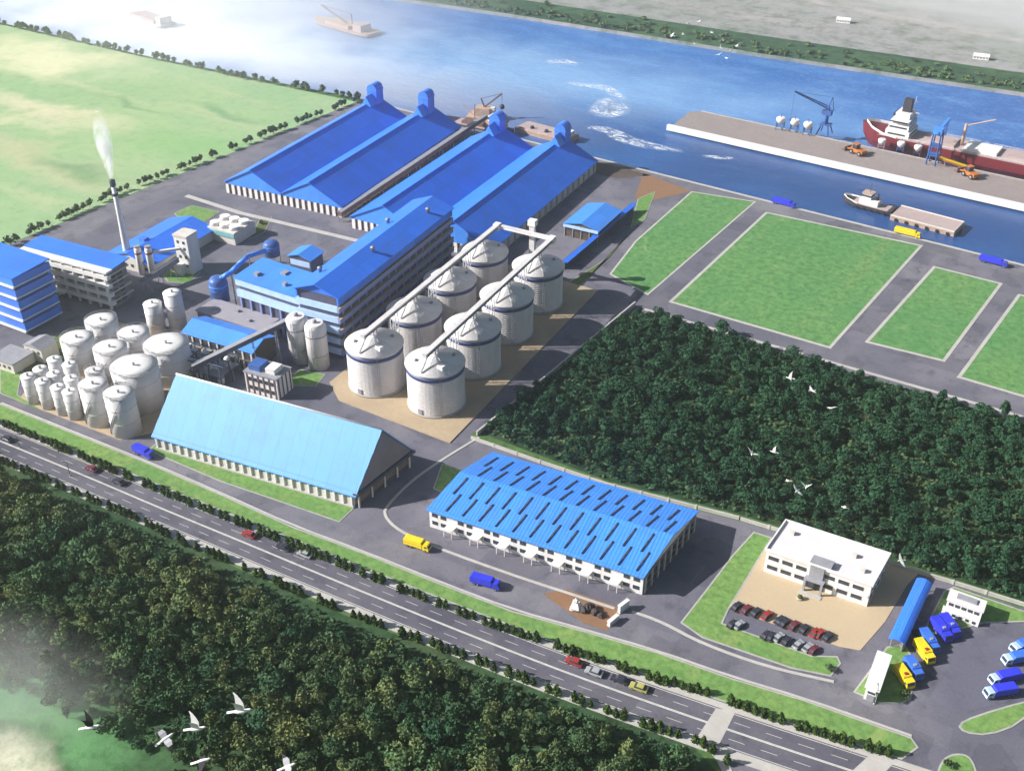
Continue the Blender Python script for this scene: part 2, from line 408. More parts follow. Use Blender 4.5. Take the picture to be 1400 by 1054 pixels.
def ribbon(mb, line, o0, o1, z, z2=None):
    """strip along a polyline between two sideways offsets"""
    L = [Vector(q[:2]) for q in line]; vs = []
    for i, q in enumerate(L):
        d = (L[min(i+1, len(L)-1)]-L[max(i-1, 0)]).normalized(); n = Vector((-d.y, d.x))
        vs += [(*(q+n*o0), z), (*(q+n*o1), z)]
    fs = [(2*i, 2*i+2, 2*i+3, 2*i+1) for i in range(len(L)-1)]
    if z2 is None: return mb.add(vs, fs)
    k = len(vs); vs += [(v[0], v[1], z2) for v in vs]
    fs += [(2*i, 2*i+1, 2*i+1+k, 2*i+k) if i in (0, len(L)-1) else None for i in range(len(L))]
    fs = [f for f in fs if f]
    for i in range(len(L)-1):
        fs += [(2*i, 2*i+2, 2*i+2+k, 2*i+k), (2*i+1, 2*i+3, 2*i+3+k, 2*i+1+k), (2*i+k, 2*i+2+k, 2*i+3+k, 2*i+1+k)]
    return mb.add(vs, fs)
def island(name, pts, grass='lawn', kerb=.55, it=0, z=.14, kmat='kerb'):
    """a planted island: kerb slab with a lawn sheet let into it"""
    p = chaikin(pts, it) if it else [Vector(q[:2]) for q in pts]
    if kerb:
        k = MB().prism(p, -.05, z).build('kerb', kmat); struct(k)
        p = offset(p, kerb)
    return struct(MB().sheet(p, z+.02).build(name, grass))
# ------------------------------------------------------------------ light, sky, air
EL = radians(31); dcam = Vector((-1, -.03)).normalized()
dx = dcam.x*cs-dcam.y*sn; dy = dcam.x*sn+dcam.y*cs
SUN = Vector((dx*cos(EL), dy*cos(EL), sin(EL)))
sl = bpy.data.lights.new('sun', 'SUN'); sl.energy = 5.0; sl.angle = radians(.5); sl.color = (1, .97, .93)
so = bpy.data.objects.new('sun', sl); COL.objects.link(so); so.rotation_euler = SUN.to_track_quat('Z', 'Y').to_euler(); so.location = SUN*900
W = bpy.data.worlds.new('World'); S.world = W; W.use_nodes = True
wn = W.node_tree; bg = wn.nodes['Background']
sk = wn.nodes.new('ShaderNodeTexSky'); sk.sky_type = 'NISHITA'; sk.sun_disc = False; sk.sun_elevation = EL; sk.sun_rotation = atan2(SUN.x, SUN.y)
sk.air_density = 1.2; sk.dust_density = 1.5
wn.links.new(sk.outputs[0], bg.inputs[0]); bg.inputs[1].default_value = .05
S.view_settings.view_transform = 'Standard'; S.view_settings.look = 'None'; S.view_settings.gamma = 1; S.view_settings.exposure = .95
S.view_settings.use_curve_mapping = False
S.cycles.volume_bounces = 2
HAZE = .0002
def haze():
    m = bpy.data.materials.new('haze_air'); m.use_nodes = True; n = m.node_tree
    n.nodes.remove(n.nodes['Principled BSDF'])
    v = n.nodes.new('ShaderNodeVolumePrincipled'); v.inputs['Color'].default_value = (.95, .96, .97, 1)
    v.inputs['Density'].default_value = HAZE; v.inputs['Anisotropy'].default_value = .78
    lk(n, v.outputs[0], n.nodes['Material Output'].inputs['Volume']); M['haze_air'] = m
    struct(MB().box(-2200, 1500, -300, 2600, -14, 232).build('haze', 'haze_air'), 'stuff')
haze()
def mist(c, r, dens):
    """a bank of ground mist: soft-edged volume with billows"""
    key = 'mist_air_%d' % len(M); m = bpy.data.materials.new('mist_air'); m.use_nodes = True; n = m.node_tree; n.nodes.remove(n.nodes['Principled BSDF'])
    v = n.nodes.new('ShaderNodeVolumePrincipled'); v.inputs['Color'].default_value = (.98, .98, .98, 1); v.inputs['Anisotropy'].default_value = .2
    g = coords(n, 'Object', (1/r[0], 1/r[1], 1/r[2])); ln = n.nodes.new('ShaderNodeVectorMath'); ln.operation = 'LENGTH'; lk(n, g, ln.inputs[0])
    f = noise(n, 2.2, 4, .6, g, .6); q = n.nodes.new('ShaderNodeMath'); q.operation = 'MULTIPLY_ADD'; q.inputs[1].default_value = .9; lk(n, f, q.inputs[0]); lk(n, ln.outputs['Value'], q.inputs[2])
    fade = n.nodes.new('ShaderNodeMapRange'); fade.interpolation_type = 'SMOOTHSTEP'; fade.inputs[1].default_value = .45; fade.inputs[2].default_value = 1.35; fade.inputs[3].default_value = dens; fade.inputs[4].default_value = 0
    lk(n, q.outputs[0], fade.inputs[0]); lk(n, fade.outputs[0], v.inputs['Density']); lk(n, v.outputs[0], n.nodes['Material Output'].inputs['Volume']); M[key] = m
    struct(MB().ball((0, 0, 0), r, 20, 10).build('mist', key, None, c), 'stuff')
# ------------------------------------------------------------------ the setting
def sheet(name, pts, z, mat, kind='structure'): return struct(MB().sheet(pts, z).build(name, mat), kind)
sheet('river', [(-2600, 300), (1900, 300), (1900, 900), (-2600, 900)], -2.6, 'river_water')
struct(MB().prism([(1400, 483), (-446, 483), (-627, 466), (-784, 459), (-2100, 440), (-2100, -250), (1400, -250)], -9, 0).build('ground', 'ground_green'))
b0, b1, b2, b3 = [G(*q).xy for q in ((560, 0), (700, 20), (1050, 75), (1400, 127))]
bl = b0+(b0-b1).normalized()*1500; br = b3+(b3-b2).normalized()*1400
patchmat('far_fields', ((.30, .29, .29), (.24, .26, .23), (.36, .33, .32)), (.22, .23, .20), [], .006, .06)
patchmat('bank_green', ((.05, .10, .055), (.07, .13, .06), (.04, .075, .045)), (.035, .06, .03), [], .012, .12)
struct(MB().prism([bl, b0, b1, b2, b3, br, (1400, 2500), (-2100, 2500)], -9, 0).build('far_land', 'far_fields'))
bank = [bl, b0, b1, b2, b3, br]
struct(ribbon(MB(), [q for q in bank], 0, 42, .05).build('far_bank', 'bank_green'))
pp = lambda px, py: tuple(G(px, py).xy)
fp = []
for (px, py, rx, ry, rot, c, so_) in ((60, 80, 75, 26, .1, (.60, .58, .38), .9), (40, 150, 70, 12, .15, (.54, .51, .34), .9), (60, 215, 80, 20, .1, (.40, .41, .25), .9),
                                   (110, 228, 34, 8, .05, (.17, .28, .14), .9), (185, 144, 34, 4, 0, (.18, .30, .15), .9), (310, 152, 32, 5, .05, (.17, .30, .15), .9), (250, 200, 55, 18, .2, (.22, .38, .16), .9)):
    q = pp(px, py); fp.append((q[0], q[1], rx, ry, rot, c, so_))
patchmat('field_crop_haze', ((.25, .38, .20), (.30, .41, .21), (.36, .42, .24)), (.20, .32, .16), fp, mott=.3)  # pale crop tones, further whitened to paint in the far haze
sheet('field', [(-447, 120), (-447, 477), (-627, 463), (-784, 456), (-2000, 437), (-2000, 120)], .02, 'field_crop_haze')
YARD = [(-446.5, 125)]+PX([(0, 552), (100, 592), (200, 632), (300, 675), (400, 720), (500, 757), (600, 797), (700, 835), (800, 863), (900, 892), (1000, 927), (1100, 957), (1200, 992), (1252, 1018), (1215, 1045), (1230, 1075), (1500, 1100), (1430, 846), (1400, 832), (1300, 798), (1010, 712), (830, 665), (640, 598), (866, 424)])+[(-29, 356.5), (600, 357), (600, 482.4), (-446.5, 482.4)]
sheet('yard', YARD, .02, 'asphalt')
ROADL = [(-443, 140), (-443, 478), (-428, 478), (-428, 200), (-428, 140)]
sheet('road', ROADL, .042, 'asphalt_pale')
# corridor beside the grass plots, quay apron, inner plant road: paler worn asphalt
sheet('road', [(-240, 470.5), (600, 470.5), (600, 481), (-440, 481), (-440, 470.5)], .05, 'asphalt_pale')
sheet('quay_edge', [(-446, 481.0), (600, 481.0), (600, 482.9), (-446, 482.9)], .09, 'pale_concrete')
lr = [G(880, 424).xy, G(1400, 572).xy]; lr.append(lr[1]+(lr[1]-lr[0])*3)
struct(ribbon(MB(), lr, 0, 1.5, .02, .14).build('kerb', 'pale_concrete'))
inner = chaikin(PX([(-120, 490), (0, 536), (100, 575), (200, 614), (300, 655), (400, 700), (500, 742), (600, 775), (700, 810), (800, 843), (900, 874), (1000, 908), (1100, 940), (1200, 972), (1300, 1010)]), 2, False)
struct(ribbon(MB(), inner, -3.6, 3.6, .05).build('road', 'asphalt_pale'))
# --- highway
hp = PX([(0, 603), (120, 652), (220, 695), (330, 740), (440, 786), (560, 835), (680, 883), (800, 929), (960, 985), (1060, 1019), (1160, 1052)])
hp = [hp[0]+(hp[0]-hp[1]).normalized()*260]+hp+[hp[-1]+(hp[-1]-hp[-2]).normalized()*160]
HW = resample(chaikin(hp, 2, False), 4)
struct(ribbon(MB(), HW, -5.7, 5.7, .05).build('highway', 'highway_asphalt'))
struct(ribbon(MB(), HW, 5.7, 7.6, -.02, .17).build('pavement', 'pale_concrete'))
struct(ribbon(MB(), HW, -8.6, -5.7, -.02, .17).build('pavement', 'pale_concrete'))
mk = MB(); ribbon(mk, HW, -.28, -.06, .075); ribbon(mk, HW, .06, .28, .075); ribbon(mk, HW, 5.15, 5.32, .075); ribbon(mk, HW, -5.32, -5.15, .075)
for o in (2.75, -2.75):
    for i in range(0, len(HW)-1, 2): ribbon(mk, HW[i:i+2], o-.06, o+.06, .075)
struct(mk.build('road_marking', 'mark_white'))
cw = MB()
cw.sheet(PX([(979, 968), (1006, 972), (984, 1016), (954, 1006)]), .10)
struct(cw.build('crossing', 'pale_concrete'))
struct(MB().sheet(PX([(1192, 1029), (1224, 1041), (1200, 1066), (1160, 1058)]), .10).build('crossing', 'pale_concrete'))
sheet('road', PX([(984, 1014), (1010, 1080), (1060, 1180), (1300, 1180), (1250, 1090), (1100, 1040)]), .03, 'asphalt_pale')
struct(ribbon(MB(), PX([(960, 1008), (985, 1035), (998, 1062), (1020, 1120)]), -1.2, 1.2, -.02, .15).build('pavement', 'pale_concrete'))
# --- verge and lawns
verge_n = PX([(-120, 508), (0, 552), (100, 592), (200, 632), (300, 675), (400, 720), (500, 757), (600, 797), (700, 835), (800, 863), (900, 892), (1000, 927), (1100, 957), (1200, 992), (1246, 1008), (1256, 1022)])
hs = [HW[i]+Vector((-(HW[min(i+1, len(HW)-1)]-HW[i-1]).normalized().y, (HW[min(i+1, len(HW)-1)]-HW[i-1]).normalized().x))*8.0 for i in range(40, len(HW)-1)]
ex = G(1240, 1036).x; nx = verge_n[0].x
hs = [q for q in hs if nx-2 < q.x < ex]
island('lawn', verge_n+hs[::-1], 'lawn', .5)
island('lawn', PX([(216, 604), (486, 693), (464, 714), (300, 658), (202, 616)]), 'lawn', .4)
island('lawn', PX([(592, 668), (604, 634), (640, 645), (612, 676)]), 'lawn', .4)
island('lawn', PX([(1030, 727), (1056, 735), (996, 834), (988, 852), (1060, 878), (1110, 896), (1145, 897), (1150, 907), (1136, 925), (1082, 914), (960, 872), (930, 851), (965, 806), (1000, 760)]), 'lawn', .5)
struct(MB().prism(PX([(1052, 740), (1260, 780), (1240, 800), (1210, 850), (1176, 889), (1148, 884), (997, 832)]), -.02, .12).build('plaza', 'plaza_tan'))
sheet('parking_lot', PX([(994, 838), (1146, 887), (1165, 893), (1148, 896), (1112, 894), (1060, 876), (990, 851)]), .06, 'lot_asphalt')
island('lawn', PX([(1182, 925), (1212, 884), (1236, 880), (1252, 905), (1246, 955), (1234, 962), (1205, 962), (1166, 946)]), 'lawn', .5)
island('lawn', PX([(1262, 862), (1290, 808), (1304, 802), (1420, 842), (1410, 850), (1345, 852), (1305, 862), (1292, 856), (1280, 868)]), 'lawn', .5)
island('lawn', chaikin(PX([(1308, 990), (1332, 978), (1400, 958), (1425, 955), (1395, 990), (1352, 1006), (1318, 1002)]), 1), 'lawn', .5)
island('lawn', chaikin(PX([(1278, 1075), (1284, 1040), (1305, 1028), (1330, 1034), (1340, 1075)]), 2), 'lawn', .5)
sheet('lot', PX([(1262, 962), (1300, 872), (1345, 858), (1480, 850), (1500, 950), (1400, 952), (1320, 975)]), .075, 'lot_asphalt')
island('lawn', PX([(238, 292), (262, 281), (300, 290), (278, 305), (250, 305)]), 'lawn', .3)
island('lawn', PX([(222, 376), (244, 362), (275, 372), (258, 388), (230, 386)]), 'lawn', .3)
island('lawn', PX([(394, 518), (410, 505), (445, 512), (432, 528), (402, 528)]), 'lawn', .3)
island('lawn', PX([(355, 300), (372, 297), (362, 318), (340, 328)]), 'rough_grass', .3)
island('lawn', PX([(60, 470), (100, 445), (180, 470), (90, 530), (40, 535), (30, 505)]), 'rough_grass', .3)
island('lawn', PX([(0, 500), (30, 508), (24, 540), (60, 562), (0, 538)]), 'lawn', .3)
# tank farm hardstanding
struct(MB().prism(PX([(24, 548), (60, 505), (160, 440), (265, 470), (262, 545), (216, 590), (165, 602)]), -.02, .15).build('tank_pad', 'pad_tan'))
# the four grass plots by the quay
island('plot', PX([(833, 375), (868, 330), (945, 262), (1034, 276), (886, 404)]), 'plot_grass', .9, z=.12, kmat='pale_concrete')
island('plot', PX([(914, 413), (1047, 290), (1262, 336), (1136, 477)]), 'plot_grass', 1.3, z=.12, kmat='pale_concrete')
island('plot', PX([(1182, 468), (1276, 364), (1371, 388), (1292, 495)]), 'plot_grass', 1.3, z=.12, kmat='pale_concrete')
p4 = PX([(1308, 516), (1392, 402)]); island('plot', [p4[0], p4[1], (p4[1].x+52, p4[1].y+2), (p4[0].x+52, p4[0].y+1)], 'plot_grass', 1.3, z=.12, kmat='pale_concrete')
island('lawn', PX([(872, 272), (896, 262), (882, 300), (862, 312)]), 'lawn', .4)
island('lawn', PX([(775, 388), (832, 352), (858, 320), (872, 305), (846, 336), (800, 385), (786, 395)]), 'rough_grass', .3)
sheet('bare_earth', PX([(880, 236), (945, 262), (890, 275), (868, 270)]), .07, 'earth_brown')
sheet('bare_earth', [(-330, 461), (-256, 464), (-243, 478), (-330, 478)], .07, 'earth_dark')
sheet('flower_bed', PX([(742, 812), (775, 806), (852, 832), (830, 862), (800, 853)]), .09, 'earth_brown')
# forest floors
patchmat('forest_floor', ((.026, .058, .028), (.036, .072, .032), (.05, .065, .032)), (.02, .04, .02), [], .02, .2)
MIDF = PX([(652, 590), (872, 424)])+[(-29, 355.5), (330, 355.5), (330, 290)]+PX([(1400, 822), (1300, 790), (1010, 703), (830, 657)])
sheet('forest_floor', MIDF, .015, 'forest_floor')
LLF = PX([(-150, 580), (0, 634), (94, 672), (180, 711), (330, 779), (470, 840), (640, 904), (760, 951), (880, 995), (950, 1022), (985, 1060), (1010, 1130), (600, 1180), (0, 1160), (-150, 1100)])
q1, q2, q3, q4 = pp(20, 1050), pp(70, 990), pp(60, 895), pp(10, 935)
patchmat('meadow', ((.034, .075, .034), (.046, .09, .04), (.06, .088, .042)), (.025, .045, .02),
         [(q3[0], q3[1], 22, 5, .25, (.20, .18, .12), .6), (q2[0], q2[1], 28, 10, .2, (.14, .32, .13), .9), (q4[0], q4[1], 14, 6, .2, (.09, .26, .11), .8), (q1[0], q1[1], 17, 5.5, .12, (.62, .60, .44), .9)], .03, .25)  # last pale patch paints the corner glow into the sandy ground colour
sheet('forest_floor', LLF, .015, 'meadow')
# --- kerb lines of the curved plant drive, pale path along the forest
kl = chaikin(PX([(655, 598), (610, 625), (565, 655), (530, 690), (524, 704), (545, 726), (600, 750), (700, 786), (780, 812), (840, 832)]), 2, False)
struct(ribbon(MB(), kl, -.45, .45, .0, .2).build('kerb', 'pale_concrete'))
kl = chaikin(PX([(864, 836), (905, 850), (960, 880), (1050, 912), (1140, 932)]), 2, False)
struct(ribbon(MB(), kl, -.45, .45, .0, .2).build('kerb', 'pale_concrete'))
struct(ribbon(MB(), chaikin(verge_n[1:-1], 1, False), .2, .9, .0, .18).build('kerb', 'pale_concrete'))
struct(ribbon(MB(), PX([(255, 268), (330, 292), (440, 318), (540, 342)]), -1.3, 1.3, .0, .25).build('path', 'pale_concrete'))
# pier across the dock
paint('pier_deck', (.25, .21, .20), .9, .2, .08, dirt=(.32, .28, .26))
pr = thing('pier', 'long grey concrete pier with a white edge beam, lying across the dock', 'pier', (-268, 548, 0))
MB().prism([(0, 0), (860, 0), (860, 31), (2, 31), (-2.5, 26)], -6, .9).build('deck', 'pier_deck', pr)
MB().box(-2.4, 860, -2.2, -.01, -1.6, 1.5).build('edge_beam', 'white', pr)
MB().box(3, 860, 31.01, 32, -1.6, 1.2).build('fender_beam', 'concrete', pr)
mist((-40, 905, 18), (470, 150, 40), .028)
mist((-620, 560, 12), (250, 190, 26), .0085)
q = G(10, 1020); mist((q.x-12, q.y+9, 5), (46, 31, 12), .028)
# foam streaks on the river
def foam(pts, w):
    L = chaikin(PX(pts), 2, False); vs = []; fs = []; uv = []
    n = len(L)
    for i, q in enumerate(L):
        d = (L[min(i+1, n-1)]-L[max(i-1, 0)]).normalized(); nn = Vector((-d.y, d.x)); e = sin(pi*(i+.3)/(n-.4))
        for o, a in ((-1, 0), (-.5, .8), (0, 1), (.5, .8), (1, 0)): vs.append((*(q+nn*o*w*(.4+.6*e)), -2.52)); uv.append((i/n, a*max(e, .1)))
    for i in range(n-1):
        for k in range(4): fs.append((i*5+k, i*5+5+k, i*5+6+k, i*5+1+k))
    mb = MB(); mb.add(vs, fs); o = mb.build('foam', 'foam'); me = o.data
    ul = me.uv_layers.new(name='UVMap')
    for l in me.loops: ul.data[l.index].uv = uv[l.vertex_index]
    struct(o, 'stuff')
foam([(770, 108), (800, 111), (830, 115), (842, 124), (862, 134)], 6)
foam([(838, 128), (828, 136), (822, 150), (848, 148), (846, 132)], 10)
foam([(800, 168), (835, 172), (850, 184), (890, 194), (935, 202)], 7)
foam([(960, 207), (985, 210), (1005, 210)], 3)
foam([(745, 80), (770, 78), (790, 84)], 6)
# ------------------------------------------------------------------ buildings
A = radians
def gable_building(name, label, cat, loc, rz, w, d, eave, ridge, axis, wall, roof, over=.7, group=None, gable=None):
    """axis 'x': ridge runs along local x. returns root"""
    t = thing(name, label, cat, (*loc, 0), rz, group)
    mb = MB()
    if axis == 'x': mb.extx([(0, -.3), (d, -.3), (d, eave), (d/2, ridge-.15), (0, eave)], 0, w)
    else: mb.exty([(0, -.3), (w, -.3), (w, eave), (w/2, ridge-.15), (0, eave)], 0, d)
    mb.build('wall', wall, t)
    rb = MB(); th = .22
    if axis == 'x':
        k = (ridge-eave)/(d/2)
        rb.extx([(-over, eave-k*over+.02), (d/2, ridge+.02), (d+over, eave-k*over+.02), (d+over, eave-k*over+th), (d/2, ridge+th+.1), (-over, eave-k*over+th)], -over, w+over)
    else:
        k = (ridge-eave)/(w/2)
        rb.exty([(-over, eave-k*over+.02), (w/2, ridge+.02), (w+over, eave-k*over+.02), (w+over, eave-k*over+th), (w/2, ridge+th+.1), (-over, eave-k*over+th)], -over, d+over)
    rb.build('roof', roof, t)
    return t
def win(w, h, depth=.12, frame=.1):
    """window box lying in the local xz plane, facing -y"""
    return MB().box(-w/2, w/2, -depth, .06, -h/2, h/2).mesh('window', 'glass_dark')
WINM = {}
def shear(t, k):
    """a footprint that is not quite square: walls running back lean sideways by k"""
    done = set()
    for o in t.children:
        o.location.x += k*o.location.y
        if o.data.name in done: continue
        done.add(o.data.name)
        if o.data.users > 1 and o.data in WINM.values():
            continue
        for v in o.data.vertices: v.co.x += k*v.co.y
def windows(t, w, h, spots, name='window'):
    k = (round(w, 2), round(h, 2), name)
    if k not in WINM: WINM[k] = MB().box(-w/2, w/2, -.1, .06, -h/2, h/2).mesh(name, 'glass_dark')
    repeat(t, name, WINM[k], spots)
# --- twin-ridge raw material warehouses
def warehouse(label, loc, rz, w, L, eave, ridge, towers, nfront):
    t = thing('warehouse', label, 'warehouse', (*loc, 0), rz, 'blue twin-ridge warehouses')
    h = w/2
    MB().exty([(0, -.3), (w, -.3), (w, eave), (w*.75, ridge-.2), (h, eave+.2), (w*.25, ridge-.2), (0, eave)], .6, L).build('wall', 'offwhite', t)
    for i in range(2):
        x = h*i; o = .8
        k = (ridge-eave)/(h/2); l0 = -o if i == 0 else 0; r0 = h+o if i == 1 else h
        MB().exty([(x+l0, eave+k*l0 if i == 0 else eave+.25), (x+h/2, ridge), (x+r0, eave-k*o if i == 1 else eave+.25), (x+r0, (eave-k*o if i == 1 else eave+.25)+.3), (x+h/2, ridge+.35), (x+l0, (eave+k*l0 if i == 0 else eave+.25)+.3)], -.9, L+.9).build('roof', 'roof_blue', t)
        # light blue sheeted gable triangle, proud of the wall
        MB().exty([(x+.6, eave-.9), (x+h-.6, eave-.9), (x+h-.6, eave+.2), (x+h/2, ridge-.25), (x+.6, eave+.2)], -.25, .59).build('gable', 'roof_sky', t)
        MB().bar((x+h/2, -.9, ridge+.38), (x+h/2, L+.9, ridge+.38), .35, 6).build('ridge_cap', 'roof_blue', t)
    # white piers with dark bays between
    me = MB().box(-.85, .85, -.2, .58, 0, eave-1.0).mesh('pier', 'white')
    repeat(t, 'pier', me, [(1.2+(w-2.4)*i/(nfront-1), 0, 0) for i in range(nfront)])
    MB().box(.3, w-.3, .3, .57, 0, eave-1.0).build('bay_panel', 'rust_brown', t)
    me = MB().box(-.02, .5, -.7, .7, 0, eave-.8).mesh('buttress', 'concrete')
    repeat(t, 'buttress', me, [(w, 3+(L-6)*i/17, 0) for i in range(18)])
    for (x, y, z) in towers:
        s = 3.1; pr = [(-s, ridge-6), (s, ridge-6), (s, z-3)]+[(s*cos(pi*k/8), z-3+s*.9*sin(pi*k/8)) for k in range(1, 8)]+[(-s, z-3)]
        tw = MB().exty(pr, -3.6, 3.6).build('head_tower', 'wall_blue', t, (x, y, 0))
        MB().extx([(-3.9, z-4), (3.9, z-4), (3.9, z-3.4), (-3.9, z-3.4)], -s-.25, s+.25).build('cornice', 'roof_sky', tw)
        MB().box(-3.66-.4, -3.6, -1.2, 1.2, z-8, z-4.6).build('louvre', 'roof_sky', tw)
        MB().exty([(-s*1.05, ridge-.5), (s*1.05, ridge-.5), (0, ridge+5)], -10, -3.61).build('dormer', 'roof_sky', tw)
    return t
warehouse('blue twin-ridge warehouse beside the field, its two gables over a white-piered front', (-409, 336), A(9), 69.5, 120, 6, 14.8, [(17.4, 116, 25), (52.1, 114, 26.5)], 20)
warehouse('blue twin-ridge warehouse behind the tall striped plant, half hidden by its roof', (-329, 341), A(7.5), 75, 116, 6, 15.2, [(18.7, 112, 24.5), (56.2, 114, 24.5)], 22)
# brown covered conveyor between the warehouses
t = thing('conveyor_gallery', 'long brown covered conveyor running between the two twin-ridge warehouses', 'conveyor', (-338, 343, 0), A(8.3))
MB().beam((0, 0, 4), (1, 148, 5), 2.2, 2.2).build('gallery', 'rust_brown', t)
MB().beam((0, -.3, 5.3), (1, 148, 6.3), 2.7, .3).build('roof', 'steel_grey', t)
me = MB().box(-1.3, -1, -.25, .25, 0, 3).box(1, 1.3, -.25, .25, 0, 3).box(-1.3, 1.3, -.2, .2, 2.6, 3).mesh('trestle', 'steel_grey')
repeat(t, 'trestle', me, [(i/12, i*12.0, 0) for i in range(13)])
paint('annex_roof', (.30, .28, .31), .8, .2, .2, dirt=(.22, .20, .22))
# --- main processing plant: long five storey block
t = thing('processing_plant', 'tall blue-roofed plant block with dark striped long side, left of the eight silos', 'factory', (-271, 248, 0), A(9))
w, L, e, r = 18.6, 88, 27.2, 30.6
MB().box(.5, w-.5, .5, L-.5, -.3, e-.3).build('wall', 'facade_dark', t)
k = (r-e)/(w/2)
MB().exty([(-.9, e-k*.9), (w/2, r), (w+.9, e-k*.9), (w+.9, e-k*.9+.35), (w/2, r+.4), (-.9, e-k*.9+.35)], -1, L+1).build('roof', 'roof_blue', t)
MB().exty([(.5, e-.4), (w-.5, e-.4), (w/2, r-.1)], .3, L-.3).build('gable', 'wall_blue', t)
MB().box(w-.49, w+.25, -.2, L+.2, e-3.6, e-.05).box(-.25, .49, -.2, L+.2, e-3.6, e-.05).build('fascia', 'wall_blue', t)
for i in range(5):
    z = e-6.6-i*4.6
    MB().box(w-.49, w+.45, -.45, L+.45, z, z+1.9).build('spandrel', 'facade_band', t)
    MB().box(w-.49, w+.75, -.5, L+.5, z+1.91, z+2.2).build('ledge', 'pad_tan', t)
    MB().box(-.45, w-.5, -.45, .49, z, z+2.4).build('front_spandrel', 'facade_blueband', t)
    MB().box(-.45, .49, .5, L+.45, z, z+2.3).build('rear_spandrel', 'facade_blueband', t)
me = MB().box(-.12, .35, -.3, .3, 0, e-4).mesh('column', 'facade_band')
repeat(t, 'column', me, [(w-.5, 3+i*(L-6)/15, 0) for i in range(16)])
for x, y in ((3, 12), (13, 34), (4, 60), (14, 76)):
    v = MB().lathe([(.7, 0), (.7, 1.6), (1.0, 1.7), (1.0, 2.1), (.1, 2.6)], n=12).build('roof_vent', 'steel_grey', t, (x, y, e+k*(w/2-abs(x-w/2))+.2))
# wing
t = thing('plant_wing', 'lower blue flat-roofed wing with two pale stripes, joined to the tall striped block', 'factory', (-304.5, 248, 0), A(4))
w, d, e = 33, 16, 21.5
MB().box(.6, w-.1, .8, d-.3, 2, e-.4).build('wall', 'facade_dark', t)
MB().extx([(-.8, e-.3), (d+.4, e+.9), (d+.4, e+1.25), (-.8, e+.05)], -.6, w-.1).build('roof', 'roof_sky', t)
for i, z in enumerate((e-3.3, e-8.4)):
    MB().box(-.2, w-.3, -.4, .79, z, z+2.9).build('front_spandrel', 'facade_blueband', t)
    MB().box(-.3, .59, .8, d, z, z+2.9).build('spandrel', 'wall_blue', t)
MB().box(1.2, w-1, 1.4, d-1, -.3, 1.99).build('base', 'gable_grey', t)
me = MB().box(-.4, .4, -.3, .49, 0, e-8.5).mesh('column', 'facade_band')
repeat(t, 'column', me, [(1+i*5.1, .3, 0) for i in range(7)])
for x, y, s in ((7, 5, 1), (16, 11, 1.3), (22, 4, .8)): MB().box(-s, s, -s, s, 0, 1.3).build('roof_unit', 'steel_grey', t, (x, y, e+.3))
t = thing('flat_roofed_annex', 'low annex with a flat grey roof between the pale-striped wing and the sky-blue process shed', 'annex', (-317, 236.5, 0), A(5))
MB().box(0, 33, 0, 10.5, -.3, 7.5).build('wall', 'gable_grey', t); MB().box(-.4, 33.4, -.4, 10.9, 7.51, 8.0).build('roof', 'annex_roof', t)
windows(t, 1.8, 1.3, [(2.5+i*3.5, 0, 4.6) for i in range(9)])
for x, y in ((6, 4), (15, 7), (24, 3.5)): MB().box(-.9, .9, -.6, .6, 0, .9).build('roof_unit', 'steel_grey', t, (x, y, 8.0))
# blue ducts and cyclones at the wing
def cyclone(label, p, r, h):
    c = thing('cyclone_separator', label, 'cyclone', p, 0, 'blue cyclone separators by the wing')
    MB().lathe([(r*.5, 0), (r*.96, h*.1), (r, h*.12), (r, h*.52), (r*1.04, h*.54), (r*1.04, h*.58), (r, h*.6), (r, h*.88), (r*.8, h), (r*.25, h+.5)], n=20).build('vessel', 'blue_steel', c)
    MB().lathe([(r*1.05, h*.70), (r*1.05, h*.76)], n=20).build('band', 'roof_sky', c)
    for a in range(4): MB().bar((r*cos(a*pi/2+.7), r*sin(a*pi/2+.7), -p[2]), (r*.9*cos(a*pi/2+.7), r*.9*sin(a*pi/2+.7), h*.55), .16).build('leg', 'steel_grey', c)
    return c
q = G(300, 398, 10); cyclone('blue cyclone vessel at the outer corner of the pale-striped wing', (q.x, q.y, 4.5), 3.7, 11.5)
q = G(372, 345, 10); cyclone('blue cyclone vessel behind the wing roof, near the pale path', (q.x, q.y, 8), 3.4, 7)
t = thing('duct', 'bent blue duct along the end of the wing roof', 'duct', (0, 0, 0))
mb = MB(); pth = [G(303, 380, 16), G(316, 372, 18), G(326, 362, 20), G(340, 350, 21), G(362, 343, 19)]
for a, b in zip(pth, pth[1:]): mb.bar(a, b, 1.0, 10)
for a in pth: mb.ball(a, 1.05, 10, 6)
mb.build('pipe', 'roof_sky', t); MB().bar((pth[1].x, pth[1].y, 0), pth[1], .25).bar((pth[3].x, pth[3].y, 0), pth[3], .25).build('support', 'steel_grey', t)
t = gable_building('annex', 'small sky-blue roofed annex tucked behind the tall striped block', 'annex', G(398, 375, 3).xy, A(9), 11, 9, 12, 13.6, 'y', 'facade_dark', 'roof_sky')
MB().box(.6, 10.4, -.12, -.01, 8.2, 10.8).build('front_spandrel', 'facade_blueband', t)
